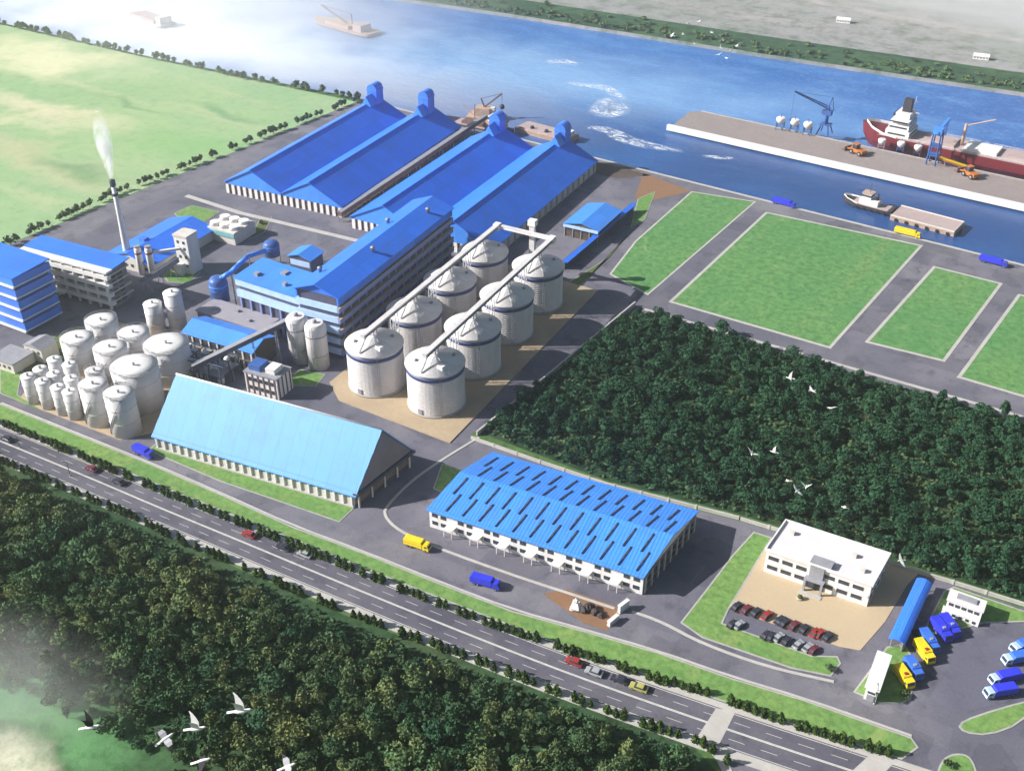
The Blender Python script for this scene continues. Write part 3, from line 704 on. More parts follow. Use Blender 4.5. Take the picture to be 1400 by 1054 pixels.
# --- boiler house (cut by the left frame edge) and mill
t = thing('boiler_house', 'blue striped boiler house cut by the left edge of the photo', 'factory', (-404, 190, 0), A(5))
w, d, e = 36, 17, 25.5
MB().box(.5, w-.5, .5, d-.5, -.3, e-.4).build('wall', 'facade_dark', t)
MB().extx([(-.7, e-.4), (d+.7, e+.5), (d+.7, e+.9), (-.7, e)], -.7, w+.7).build('roof', 'roof_blue', t)
for i in range(5):
    z = e-3.4-i*4.9
    MB().box(-.4, w+.4, -.4, .49, z, z+2.9).build('front_spandrel', 'wall_blue' if i else 'roof_sky', t)
    MB().box(w-.49, w+.4, .5, d+.4, z, z+2.9).build('side_spandrel', 'wall_blue', t)
    MB().box(-.5, w+.7, -1.0, -.41, z-.9, z-.05).build('ledge', 'white', t); MB().box(w+.41, w+.7, -.4, d+.4, z-.6, z-.05).build('side_ledge', 'facade_blueband', t)
t = thing('mill_building', 'white open-framed mill with a blue roof, in front of the tall chimney', 'factory', (-403, 218.5, 0), A(9))
w, d, e = 47.5, 12, 18
MB().box(1.4, w-1.0, 1.4, d-.6, -.3, e-.3).build('wall', 'gable_grey', t)
MB().extx([(2.6, e-.3), (d+.7, e+.3), (d+.7, e+.7), (2.6, e+.05)], -.7, w+.7).build('roof', 'roof_blue', t)
MB().box(-.4, w+.4, -.9, 2.59, e-1.0, e-.25).build('parapet', 'white', t)
for i in range(4):
    z = e-2.3-i*3.9
    MB().box(-.3, w+.2, -.8, 1.39, z-1.7, z).build('floor_slab', 'white', t)
    MB().box(w-.99, w+.1, 1.4, d, z-.6, z-.1).build('end_slab', 'offwhite', t)
    me_s = [(2+j*4.3, 1.38, z-2.8) for j in range(10)]; windows(t, 2.3, 1.9, me_s)
me = MB().box(-.35, .35, -.5, .5, 0, e-1.01).mesh('column', 'white')
repeat(t, 'column', me, [(.2+j*5.7, -.1, 0) for j in range(9)])
me = MB().box(-.1, .5, -1.2, 1.2, -1.1, 1.1).mesh('opening', 'glass_dark')
repeat(t, 'opening', me, [(w-.99, 3.4+3.6*a, z) for a in range(2) for z in (3, 7, 11, 14.4)])
# porch units stepping out at the middle of the front
for i, (x, z) in enumerate(((14, 3), (14, 7.3), (14, 11.6))): MB().box(x-9, x+9-2*i, -3+.6*i, -.81, z, z+1.2).build('balcony', 'white', t)
# --- chimney and its smoke
q = Vector((-384, 256, 0))
t = thing('chimney', 'tall slim white chimney with a dark tip, smoking behind the mill', 'chimney', q)
MB().lathe([(2.3, 0), (1.7, 8), (1.1, 24), (.85, 37.5)], n=20).build('shaft', 'white', t)
MB().lathe([(1.35, 33.2), (1.35, 34.4)], n=20).build('platform', 'dark_steel', t)
MB().lathe([(1.0, 37.3), (1.25, 37.8), (1.25, 40), (1.0, 40.4)], n=20).build('tip', 'dark_steel', t)
MB().bar((-.9, -.9, 2), (-.65, -.65, 37), .16).build('ladder', 'steel_grey', t)
def smoke():
    m = bpy.data.materials.new('smoke_volume'); m.use_nodes = True; n = m.node_tree; n.nodes.remove(n.nodes['Principled BSDF'])
    v = n.nodes.new('ShaderNodeVolumePrincipled'); v.inputs['Color'].default_value = (1, 1, 1, 1); v.inputs['Anisotropy'].default_value = .0
    f = noise(n, .28, 5, .6, coords(n, 'Object', (1, 1, .5)), .6)
    tc = coords(n, 'Generated'); sp = n.nodes.new('ShaderNodeSeparateXYZ'); lk(n, tc, sp.inputs[0])
    fade = n.nodes.new('ShaderNodeMapRange'); fade.inputs[1].default_value = .1; fade.inputs[2].default_value = 1; fade.inputs[3].default_value = .7; fade.inputs[4].default_value = 0; lk(n, sp.outputs[2], fade.inputs[0])
    a = n.nodes.new('ShaderNodeMath'); a.operation = 'MULTIPLY'; lk(n, ramp(n, f, .3, .7), a.inputs[0]); lk(n, fade.outputs[0], a.inputs[1])
    lk(n, a.outputs[0], v.inputs['Density']); lk(n, v.outputs[0], n.nodes['Material Output'].inputs['Volume']); M['smoke_volume'] = m
    struct(MB().lathe([(.8, 0), (1.3, 3), (2.2, 8), (3.2, 14), (3.6, 19), (2.8, 25), (.8, 29.5)], n=18).build('smoke', 'smoke_volume', None, (q.x, q.y, 40.5)), 'stuff')
smoke()
# --- low blue shed, tower, coolers, small stacks, gallery
t = gable_building('workshop', 'long low blue-roofed workshop between the chimney and the fan coolers', 'workshop', (-393, 251), A(8), 26, 42, 5, 8.2, 'y', 'offwhite', 'roof_blue')
windows(t, 1.6, 1.4, [(3+i*4, -.0, 2.6) for i in range(6)])
MB().box(9, 12, 12, 15, 6.5, 9.4).build('roof_unit', 'wall_blue', t)
t = thing('hoist_tower', 'square white tower standing at the right edge of the blue workshop', 'tower', G(246, 372).to_3d(), A(10))
t.location.z = 0
MB().box(0, 7, 0, 7, -.3, 17.5).build('wall', 'white', t); MB().box(-.3, 7.3, -.3, 7.3, 17.51, 18.3).build('cap', 'offwhite', t)
windows(t, 1.2, 1.3, [(x, 0, z) for x in (2, 5) for z in (4, 8, 12, 15)])
MB().box(-.5, 3.5, -2.6, -.01, 0, 5).build('porch', 'white', t)
t = thing('cooling_tower_bank', 'white bank of teal fan coolers at the far end of the blue workshop', 'cooler', (-377, 294, 0), A(8))
MB().box(0, 17, 0, 15, -.3, 6).build('casing', 'offwhite', t)
me = MB().lathe([(2.4, 0), (2.1, .9), (2.4, 1.6)], n=20).mesh('fan_ring', 'white'); mf = MB().lathe([(2.0, 0), (2.0, .25)], n=16).mesh('fan', 'teal')
for x in (3, 8.5, 14):
    for y in (4, 11): repeat(t, 'fan_ring', me, [(x, y, 6.01)]); repeat(t, 'fan', mf, [(x, y, 7.0)])
MB().box(-.1, 17.1, -.5, -.01, 3.5, 5.6).build('louvre', 'teal', t)
for i, p in enumerate(((195, 375), (210, 378))):
    q = G(*p); h_ = 13.0+i
    t = thing('flue_stack', ['short white flue stack beside the chimney foot, the left of two', 'short white flue stack nearer the square white tower, the right of two'][i], 'stack', (q.x, q.y, 0), 0, 'short flue stacks')
    MB().lathe([(1.5, 0), (1.5, h_-1), (1.25, h_)], n=20).build('shaft', 'white', t); MB().lathe([(1.56, h_-3), (1.56, h_-2.2)], n=20).build('band', 'car_red', t)
    MB().lathe([(1.3, h_), (1.3, h_+.7)], n=20).build('rim', 'steel_grey', t)
t = thing('pipe_bridge', 'thin white pipe bridge from the flue stacks to the square white tower', 'pipe bridge', (0, 0, 0))
MB().beam(G(210, 345, 12), G(246, 340, 12), 1.1, 1.0).build('gallery', 'white', t)
def gallery(name, label, a, b, w, h, mat, roofm, nleg=3, rmat='steel_grey'):
    t = thing(name, label, 'conveyor', (0, 0, 0)); a = Vector(a); b = Vector(b)
    MB().beam(a, b, w, h).build('gallery', mat, t); u = Vector((0, 0, h/2+.16)); MB().beam(a+u, b+u, w+.35, .25).build('roof', roofm, t)
    for i in range(nleg):
        p = a+(b-a)*((i+.5)/nleg); mb = MB(); d = (b-a).normalized(); s = Vector((-d.y, d.x, 0)).normalized()*w*.8
        mb.bar((p+s*1.5).xy.to_3d(), p+s*.5-Vector((0, 0, h/2)), .18).bar((p-s*1.5).xy.to_3d(), p-s*.5-Vector((0, 0, h/2)), .18)
        z = p.z*.5; mb.bar((p.x+s.x, p.y+s.y, z), (p.x-s.x, p.y-s.y, z), .12); mb.build('trestle', rmat, t)
    return t
gallery('conveyor_gallery', 'grey sloping conveyor gallery rising to the square white tower from the mill', G(192, 388, 5), G(243, 355, 8), 1.9, 1.9, 'steel_grey', 'dark_steel')
gallery('conveyor_gallery', 'dark slanting conveyor gallery crossing in front of the sky-blue process shed', G(262, 503, 9), G(392, 440, 17), 1.8, 1.8, 'facade_dark', 'steel_grey', 4)
# --- process shed with open steel frame
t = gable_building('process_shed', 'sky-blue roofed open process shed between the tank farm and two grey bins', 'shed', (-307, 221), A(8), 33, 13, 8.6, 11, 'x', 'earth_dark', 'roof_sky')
me = MB().box(-.35, .35, -.4, 0, 0, 8.4).mesh('column', 'offwhite'); repeat(t, 'column', me, [(.5+i*4, -.02, 0) for i in range(9)])
windows(t, 2.2, 1.6, [(2.5+i*4, -.0, 6) for i in range(8)])
MB().box(-.2, 33.2, -.6, -.42, 4, 4.7).build('spandrel', 'offwhite', t)
t = thing('pipe_rack', 'open dark steel rack full of vessels, directly behind the cyan-roofed shed', 'pipe rack', (-300, 206, 0), A(10))
fr = MB()
for x in (0, 5, 10, 15, 20, 25):
    for y in (0, 5.5, 11): fr.box(x-.22, x+.22, y-.22, y+.22, 0, 9)
for z in (4.4, 8.7):
    for y in (0, 5.5, 11): fr.box(-.2, 25.2, y-.15, y+.15, z, z+.4)
    for x in (0, 5, 10, 15, 20, 25): fr.box(x-.15, x+.15, .2, 10.8, z+.01, z+.35)
fr.build('steelwork', 'dark_steel', t)
MB().box(.3, 24.7, .3, 10.7, 4.82, 4.95).build('deck', 'steel_grey', t)
me = MB().lathe([(.3, 0), (1.3, .6), (1.3, 3.4), (.9, 4.0), (.2, 4.2)], n=14).mesh('vessel', 'tank_white')
repeat(t, 'vessel', me, [(2.5, 2.8, 4.96), (7.5, 2.8, 4.96), (12.5, 8, 4.96), (17.5, 2.8, 4.96), (22.5, 7.8, 4.96), (7.5, 8, 4.96), (2.6, 3, .02), (12.5, 2.8, .02), (17.5, 8, .02), (22.5, 2.8, .02)])
for y, z in ((1, 9.3), (2, 9.3), (9.4, 9.3)): MB().bar((-1, y, z), (26, y, z), .22, 8).build('pipe', 'blue_steel' if y == 2 else 'tank_white', t)
q = G(338, 535)
t = thing('pump_house', 'white pump house with red piers and a blue roof unit, behind the cyan shed ridge', 'building', (q.x, q.y, 0), A(10))
MB().box(0, 14, 0, 9, -.3, 8.5).build('wall', 'white', t); MB().box(-.3, 14.3, -.3, 9.3, 8.51, 9).build('roof', 'steel_grey', t)
MB().box(1, 6, 1.5, 7, 9.01, 11.2).build('roof_unit', 'blue_steel', t); MB().box(8, 12, 2, 7, 9.01, 11).build('roof_unit', 'white', t)
me = MB().box(-.3, .3, -.15, -.01, 0, 8.4).mesh('pier', 'rust_brown'); repeat(t, 'pier', me, [(1+i*2.4, 0, 0) for i in range(6)])
me = MB().box(.01, .15, -.3, .3, 0, 8.4).mesh('side_pier', 'rust_brown'); repeat(t, 'side_pier', me, [(14, 1+i*2.3, 0) for i in range(4)])
windows(t, 1.3, 1.6, [(2.2+i*2.4, 0, z) for i in range(5) for z in (2.6, 6.2)])
# two tall grey bins
for i, (p, r_, h_) in enumerate((((411, 500), 4.1, 19.5), ((436, 508), 4.0, 19))):
    q = G(*p); q += Vector((-.64, .77, 0))*r_
    t = thing('grain_bin', ['tall pale round bin nearer the pale-striped wing, left of the pair', 'tall pale round bin nearer the eight silos, right of the pair'][i], 'bin', (q.x, q.y, 0), 0, 'pair of tall pale bins')
    MB().lathe([(r_, 0), (r_, h_-1.5)]+[(r_-.3*k, h_-1.5+.5*k) for k in range(1, 4)], n=28).build('shell', 'silo_steel', t)
    MB().lathe([(r_+.08, h_-5), (r_+.08, h_-4.5)], n=28).build('band', 'steel_grey', t); MB().lathe([(r_+.06, 6), (r_+.06, 6.3)], n=28).build('band', 'steel_grey', t)
    MB().lathe([(.8, h_), (.8, h_+.9), (.2, h_+1.2)], n=12).build('vent', 'steel_grey', t)
    mb = MB(); a = -1.2
    for k in (-.12, .12): mb.bar(((r_+.3)*cos(a+k), (r_+.3)*sin(a+k), 0), ((r_+.3)*cos(a+k), (r_+.3)*sin(a+k), h_), .07)
    for z in range(1, int(h_)): mb.bar(((r_+.3)*cos(a-.12), (r_+.3)*sin(a-.12), z), ((r_+.3)*cos(a+.12), (r_+.3)*sin(a+.12), z), .05)
    mb.build('ladder', 'steel_grey', t)
# ------------------------------------------------------------------ tank farm
def make_tank(label, r, h, loc, group, rail=True):
    t = thing('storage_tank', label, 'tank', loc, 0, group)
    n = 32 if r > 4 else 20
    MB().lathe([(r, 0), (r, h)], n=n).build('shell', 'tank_white', t)
    MB().lathe([(r+.12, h), (r+.1, h+.12), (r*.55, h+r*.11), (.3, h+r*.16)], n=n).build('roof', 'white', t)
    for z in (.35, .7):
        MB().lathe([(r+.02, h*z), (r+.12, h*z), (r+.12, h*z+.22), (r+.02, h*z+.22)], n=n, cap=False).build('stiffener', 'offwhite', t)
    if rail:
        mb = MB()
        for zz in (.6, 1.15): mb.lathe([(r-.1, h+zz), (r+.04, h+zz), (r+.04, h+zz+.14), (r-.1, h+zz+.14)], n=n, cap=False)
        for k in range(16): a = k*pi/8; mb.bar((r*cos(a), r*sin(a), h), (r*cos(a), r*sin(a), h+1.2), .06, 4)
        mb.build('railing', 'steel_grey', t)
        mb = MB()
        for k in range(18):
            a = -2.2+k*.09; z0 = h*k/18; rr = r+.3
            mb.box(0, 0, 0, 0, 0, 0) if 0 else None
            p = (rr*cos(a), rr*sin(a)); p2 = (rr*cos(a+.09), rr*sin(a+.09)); mb.beam((*p, z0+.1), (*p2, z0+h/18+.1), .45, .12)
        mb.build('stair', 'steel_grey', t)
    MB().lathe([(.35, 0), (.35, .8), (.5, .85), (.5, 1.1)], n=10).build('vent', 'steel_grey', t, (r*.15, -r*.1, h+r*.13))
    return t
BIGT = [((105, 462), 6.0, 13.5, 'big white tank at the left end of the tank farm, above the small tanks'),
        ((138, 438), 6.0, 13.0, 'big white tank at the back of the tank farm, just below the mill'),
        ((150, 475), 6.0, 13.0, 'big white tank in the middle of the tank farm, ringed by other big tanks'),
        ((182, 455), 5.8, 12.0, 'big white tank behind the two widest tanks, next to the tall twin vessels'),
        ((183, 500), 8.1, 16.0, 'widest white tank, in front of the middle of the tank farm'),
        ((227, 470), 8.1, 14.5, 'wide white tank at the right end of the tank farm, next to the cyan shed')]
for p, r, h, lab in BIGT: make_tank(lab, r, h, G(*p, h), 'large white storage tanks')
make_tank('medium white tank at the front right corner of the tank farm', 5.0, 16, G(162, 537, 16), 'medium white tanks')
make_tank('medium white tank between the front corner tank and the small tanks', 4.9, 15.5, G(127, 525, 15.5), 'medium white tanks')
make_tank('smaller white tank peeping out behind the two medium front tanks', 3.3, 15, G(129, 507, 15), 'medium white tanks')
sm = [((38, 514), 'outermost small white tank, at the left tip of the small cluster'), ((55, 504), 'small white tank in the back row, second from the left tip'), ((74, 491), 'small white tank at the very back of the small cluster'),
      ((95, 498), 'small white tank at the back right of the small cluster, below the big left tank'), ((74, 511), 'small white tank at the centre of the small cluster'), ((58, 521), 'small white tank in the front row, second from the left tip'),
      ((97, 517), 'small white tank on the right of the small cluster, touching the medium tank'), ((79, 529), 'small white tank in the front row, third from the left tip'), ((95, 535), 'small white tank at the front right of the small cluster')]
st0 = None
for p, lab in sm:
    q = G(*p, 11)
    if st0 is None: st0 = make_tank(lab, 2.55, 11, (q.x, q.y, 0), 'cluster of small white tanks', False)
    else: dup(st0, (q.x, q.y, 0), None, lab)
for o in [o for o in COL.objects if o.name.startswith('storage_tank')]: o.location.z = 0
make_tank('tall white vessel behind the tank farm, the shorter of the twins', 3.5, 12.5, G(208, 415, 12.5).xy.to_3d(), 'twin tall white vessels', False)
make_tank('tall white vessel behind the tank farm, the taller of the twins', 3.5, 16.5, G(235, 400, 16.5).xy.to_3d(), 'twin tall white vessels', False)
t = thing('pump_cabin', 'low grey-white cabins at the left edge, below the striped boiler house', 'building', (*G(0, 505).xy, 0), A(8))
MB().box(-4, 8, 0, 10, -.3, 4).build('wall', 'offwhite', t); MB().box(-4.3, 8.3, -.3, 10.3, 4.01, 4.5).build('roof', 'steel_grey', t)
MB().box(3, 12, 10.4, 18, -.3, 6).build('rear_wall', 'offwhite', t); MB().exty([(2.6, 6), (12.4, 6), (7.5, 7.8)], 10.1, 18.3).build('rear_roof', 'steel_grey', t)
windows(t, 1.2, 1.2, [(-2+i*2.6, 0, 2.3) for i in range(4)]+[(5+i*2.6, 10.4, 4.2) for i in range(3)])
# ------------------------------------------------------------------ eight steel silos
u = Vector((-sin(A(7.7)), cos(A(7.7)))); R0 = Vector((-205.5, 248.5)); L0 = Vector((-231.5, 246))
SH, SR = 17.2, 10.2
p = [R0-u*17+Vector((16.5, 0)), R0+u*106+Vector((18.5, 0)), L0+u*106-Vector((14, 0)), L0-u*10-Vector((16, 0)), L0-u*17-Vector((6, 0))]
struct(MB().prism(p, -.02, .35).build('silo_pad', 'pad_tan'))
ordn = ['front', 'second', 'third', 'rear']
def make_silo(label, loc):
    t = thing('grain_silo', label, 'silo', loc, 0, 'eight steel grain silos')
    prof = []; z = 0
    while z < SH-.01: prof += [(SR, z), (SR+.10, z+.28), (SR, z+.56)]; z += .86
    MB().lathe([(SR+.5, 0), (SR+.5, .7), (SR, .72)], n=44).build('plinth', 'concrete', t)
    MB().lathe([(SR, .5)]+prof[3:]+[(SR, SH)], n=44, smooth=False).build('shell', 'silo_steel', t)
    MB().lathe([(SR+.03, SH-2.4), (SR+.25, SH-2.4), (SR+.25, SH-1.1), (SR+.03, SH-1.1)], n=44, cap=False).build('blue_band', 'band_blue', t)
    MB().lathe([(SR+.55, SH-.15), (SR+.55, SH+.1), (2.0, SH+2.9), (2.0, SH+3.3), (.6, SH+3.6)], n=44).build('cone_roof', 'silo_steel', t)
    mb = MB()
    for k in range(16): a = 2*pi*k/16; mb.bar(((SR+.3)*cos(a), (SR+.3)*sin(a), SH+.12), (2.1*cos(a), 2.1*sin(a), SH+2.92), .07, 4)
    mb.build('roof_ribs', 'silo_steel', t)
    me = MB().lathe([(.55, 0), (.55, .9), (.8, 1.0), (.3, 1.5)], n=10).mesh('roof_vent', 'steel_grey')
    repeat(t, 'roof_vent', me, [(6.8*cos(a), 6.8*sin(a), SH+.85) for a in (-.6, .9, 2.4, 4)])
    MB().box(-.9, 1.5, -1, 1, 0, 1.6).build('roof_box', 'white', t, (5.5, -3.8, SH+.9))
    mb = MB(); a = -.75; rr = SR+.35
    for k in (-.035, .035): mb.bar((rr*cos(a+k), rr*sin(a+k), .3), (rr*cos(a+k), rr*sin(a+k), SH+.6), .06, 4)
    for z in range(1, int(SH)+1): mb.bar((rr*cos(a-.035), rr*sin(a-.035), z), (rr*cos(a+.035), rr*sin(a+.035), z), .05, 4)
    mb.build('ladder', 'steel_grey', t)
    MB().box(SR-.2, SR+.35, -.8, .8, .9, 2.9).build('door', 'steel_grey', t).rotation_euler = (0, 0, -1.5)
    return t
s0 = None
for row, base, nm in ((0, L0, 'row beside the striped plant'), (1, R0, 'row beside the forest')):
    for i in range(4):
        q = base+u*(27.6*i); lab = f'{ordn[i]} pale steel silo with a blue ring, in the {nm}'
        if s0 is None: s0 = make_silo(lab, (q.x, q.y, .35))
        else: dup(s0, (q.x, q.y, .35), None, lab)
# galleries over each row, trestle towers between the silos
for base, nm in ((L0, 'left row, beside the striped plant'), (R0, 'right row, beside the forest')):
    t = thing('conveyor_gallery', f'long pale conveyor gallery running over the silos of the {nm}', 'conveyor', (base.x, base.y, 0), A(7.7))
    z0 = SH+5.6
    MB().box(-.9, .9, -7, 94, z0, z0+1.5).build('gallery', 'silo_steel', t); MB().box(-1.05, 1.05, -7.2, 94, z0+1.51, z0+1.7).build('roof', 'silo_steel', t)
    MB().box(.91, 1.0, -6, 94, z0+.2, z0+.8).build('side_panel', 'dark_steel', t)
    me = MB().box(-1.0, -.75, -.15, .15, SH+3.3, z0-.02).box(.75, 1, -.15, .15, SH+3.3, z0-.02).mesh('saddle', 'steel_grey')
    repeat(t, 'saddle', me, [(0, 27.6*i+s, .0) for i in range(4) for s in (-1, 1)])
    me = MB().beam((0, -4.5, SH+5.2), (0, -9.6, SH+.9), .45, .45).mesh('chute', 'steel_grey'); repeat(t, 'chute', me, [(0, 27.6*i, .2) for i in range(4)])
    tw = MB()
    for sx in (-1, 1):
        for sy in (-1, 1): tw.bar((1.3*sx, 1.0*sy, .36), (1.1*sx, .9*sy, z0-.02), .17, 6)
    for k in range(6):
        z = 1+k*3.7
        tw.bar((1.25, -1, z), (1.25, 1, z+3.6), .08, 4).bar((-1.25, -1, z+3.6), (-1.25, 1, z), .08, 4).bar((-1.25, -1, z), (1.25, -1, z+3.6), .08, 4)
    me = tw.mesh('trestle', 'white'); repeat(t, 'trestle', me, [(0, 27.6*i+13.8, 0) for i in range(3)])
    MB().box(-1.3, 1.3, 94.01, 97, z0-.6, z0+2.1).build('head_house', 'white', t)
e0 = L0+u*96.5; e1 = R0+u*96.5
gallery('conveyor_gallery', 'pale cross conveyor joining the far ends of the two silo galleries', (e0.x+1, e0.y-.5, SH+6.3), (e1.x-1, e1.y-.5, SH+6.3), 1.3, 1.2, 'white', 'silo_steel', 0)
q = (e0+e1)/2+Vector((2, 2.6))
t = thing('elevator_tower', 'slim white bucket elevator tower behind the far silos', 'elevator', (q.x, q.y, 0), A(7.7))
MB().box(-1.2, 1.2, -.8, .8, 0, SH+9).build('casing', 'silo_steel', t); MB().box(-1.7, 1.7, -1.4, 1.4, SH+9.01, SH+11.5).build('head', 'white', t); MB().box(-2, 2, -1.6, 1.6, 0, 2).build('boot', 'steel_grey', t)
# ------------------------------------------------------------------ cyan shed
t = thing('storage_shed', 'big steep-roofed shed with a plain light cyan roof slope and grey gable', 'shed', (-266.8, 173, 0), A(11))
w, d, e, r = 78.8, 27, 5.6, 22
MB().extx([(0, -.3), (d, -.3), (d, e), (d/2, r-.3), (0, e)], .4, w-1.2).build('wall', 'offwhite', t)
k = (r-e)/(d/2)
MB().extx([(-.8, e-k*.8), (d/2, r), (d/2, r+.45), (-.8, e-k*.8+.45)], -.6, w).build('front_roof', 'roof_cyan', t)
MB().extx([(d/2+.01, r), (d+.8, e-k*.8), (d+.8, e-k*.8+.45), (d/2+.01, r+.45)], -.6, w).build('rear_roof', 'roof_cyan', t)
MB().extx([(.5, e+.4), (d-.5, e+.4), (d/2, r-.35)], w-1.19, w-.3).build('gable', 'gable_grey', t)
MB().bar((-.6, d/2, r+.45), (w, d/2, r+.45), .3, 8).build('ridge_cap', 'white', t)
MB().box(w-1.19, w+.5, -.6, d+.6, e-.9, e+.2).build('gable_beam', 'dark_steel', t)
MB().box(w-1.19, w-.6, .3, d-.3, 1.2, e-.91).build('gable_panel', 'brick_brown', t); MB().box(w-1.19, w-.4, .1, d-.1, 0, 1.19).build('gable_base', 'dark_steel', t)
me = MB().box(-.3, .3, -.55, -.01, 0, e-.9).mesh('pier', 'white'); repeat(t, 'pier', me, [(.8+i*(w-2.8)/24, 0, 0) for i in range(25)])
windows(t, 2.0, 1.0, [(.8+(i+.5)*(w-2.8)/24, 0, e-1.5) for i in range(24)])
MB().box(0, w-1.3, -.8, -.02, 0, .7).build('plinth', 'pale_concrete', t)
me = MB().box(-.3, 0, -.3, .3, 0, e).mesh('gable_column', 'offwhite'); repeat(t, 'gable_column', me, [(w+.2, .5+i*6.1, 0) for i in range(5)])
shear(t, tan(A(11)))
# ------------------------------------------------------------------ skylit workshop hall
t = thing('factory_hall', 'blue-roofed hall with staggered rows of dark roof slots above a white windowed front', 'factory', (-165.5, 194, 0), A(9.5))
w, d, e, r = 69, 33, 7.2, 10.2
MB().extx([(0, -.3), (d, -.3), (d, e), (d/2, r-.2), (0, e)], 0, w-.02).build('wall', 'white', t)
k = (r-e)/(d/2)
MB().extx([(-1, e-k), (d/2, r), (d+1, e-k), (d+1, e-k+.3), (d/2, r+.32), (-1, e-k+.3)], -.5, w+.45).build('roof', 'roof_sky', t)
sl_f = MB().add([(-.26, -3.7, -3.7*k), (.26, -3.7, -3.7*k), (.26, 3.7, 3.7*k), (-.26, 3.7, 3.7*k), (-.26, -3.7, -3.7*k+.28), (.26, -3.7, -3.7*k+.28), (.26, 3.7, 3.7*k+.28), (-.26, 3.7, 3.7*k+.28)],
                [(3, 2, 1, 0), (4, 5, 6, 7), (0, 1, 5, 4), (1, 2, 6, 5), (2, 3, 7, 6), (3, 0, 4, 7)]).mesh('skylight', 'glass_dark')
sl_b = sl_f.copy(); [setattr(v, 'co', Vector((v.co.x, -v.co.y, v.co.z))) for v in sl_b.vertices]; sl_b.flip_normals()
rf = lambda y: e+k*(d/2-abs(y-d/2))+.28
repeat(t, 'skylight', sl_f, [(3.2+i*5.55+o, y, rf(y)) for i in range(12) for y, o in ((4.4, 2.2), (11.2, 0))])
repeat(t, 'skylight', sl_b, [(3.2+i*5.55+o, y, rf(y)) for i in range(12) for y, o in ((20.6, 2.2), (27.4, 0))])
windows(t, 1.9, 1.35, [(1.9+i*2.96, 0, z) for i in range(23) if i % 3 != 2 for z in (2.2, 5.2)])
for i in range(7):
    MB().box(-1.5, 1.5, -2.5, -.02, 2.9, 3.2).box(-1.4, -1.2, -2.4, -2.2, 0, 2.89).box(1.2, 1.4, -2.4, -2.2, 0, 2.89).build('canopy', 'white', t, (7.8+i*8.9, 0, 0))
    MB().box(-1.5, 1.5, -.14, -.01, 0, 2.7).build('door', 'offwhite', t, (7.8+i*8.9, 0, 0))
MB().box(w-.01, w+.12, .3, d-.3, -.2, e-.5).build('end_panel', 'brick_brown', t)
me = MB().box(.01, .35, -.4, .4, 0, e-.6).mesh('end_pier', 'concrete'); repeat(t, 'end_pier', me, [(w+.12, 1+i*3.85, 0) for i in range(9)])
me = MB().box(.01, .18, -1.1, 1.1, -.8, .8).mesh('end_window', 'glass_dark'); repeat(t, 'end_window', me, [(w+.12, 2.9+i*3.85, z) for i in range(8) for z in (1.9, 4.4)])
shear(t, tan(A(9)))
# ------------------------------------------------------------------ office
t = thing('office_building', 'white two-storey office with a flat pale roof and a grey entrance porch', 'office', (-73, 234.2, 0), A(6))
w, d, e = 30, 14.5, 8.2
MB().box(0, w, 0, d, -.2, e).build('wall', 'white', t)
MB().box(-.5, w+.5, -.6, d+.5, e+.01, e+.35).build('roof', 'grey_roof', t)
pa = MB().box(-.5, w+.5, -.6, -.2, e+.36, e+1.0).box(-.5, w+.5, d+.1, d+.5, e+.36, e+1.0).box(-.5, -.1, -.19, d+.09, e+.36, e+1.0).box(w+.1, w+.5, -.19, d+.09, e+.36, e+1.0); pa.build('parapet', 'white', t)
windows(t, 3.0, 1.35, [(2.3+i*4.05, 0, z) for i in (0, 1, 2, 4, 5, 6) for z in (2.4, 5.9)])
MB().box(.3, w-.3, -.35, -.02, 3.7, 4.25).build('string_course', 'white', t)
me = MB().box(.01, .12, -1, 1, -.7, .7).mesh('end_window', 'glass_dark'); repeat(t, 'end_window', me, [(w, 2.2+i*3.4, z) for i in range(4) for z in (2.4, 5.9)])
MB().box(12.2, 17.8, -2.4, -.36, 4.26, 4.6).build('porch_roof', 'steel_grey', t)
me = MB().box(-.3, .3, -.3, .3, 0, 4.25).mesh('porch_column', 'steel_grey'); repeat(t, 'porch_column', me, [(12.6, -2.1, 0), (17.4, -2.1, 0)])
MB().box(12.4, 17.6, -.3, -.02, .1, 3.4).build('door', 'glass_dark', t); MB().box(13, 17, -.9, -.3, 4.61, 8.9).build('stair_window', 'steel_grey', t)
MB().box(11.8, 18.2, -4, -2.45, 0, .3).build('step', 'pale_concrete', t); MB().box(12.5, 18.5, -.15, 2.8, e+.36, e+1.7).build('stair_head', 'steel_grey', t)
for i, (x, y) in enumerate(((3.5, 10), (22, 9), (26, 4))): MB().box(-.7, .7, -.6, .6, 0, 1.1).build('roof_unit', 'offwhite', t, (x, y, e+.36))
shear(t, tan(A(5)))
# planter on the plaza, bus canopy, sheds, little house
q = G(1093, 819); t = thing('planter', 'small round dark planter on the tan plaza before the office door', 'planter', (q.x, q.y, .12))
MB().lathe([(.8, 0), (.9, .6), (.75, .62)], n=14).build('bowl', 'concrete', t); MB().ball((0, 0, .95), (.75, .75, .6), 9, 6).build('shrub', 'leaf_row', t)
t = thing('bus_shelter', 'long narrow shelter with a bright blue curved roof, beside the tan plaza', 'shelter', (-33.2, 225.5, 0), A(2))
rf_ = [(x, 4.0+.8*(1-((x-1.8)/2.2)**2)) for x in [-.4+i*.55 for i in range(9)]]
MB().exty(rf_+[(x, z-.18) for x, z in rf_[::-1]], -.5, 27).build('roof', 'roof_blue', t)
MB().exty([(x, z+.05) for x, z in rf_[3:6]]+[(x, z-.02) for x, z in rf_[3:6][::-1]], -.4, 26.9).build('ridge_strip', 'roof_sky', t)
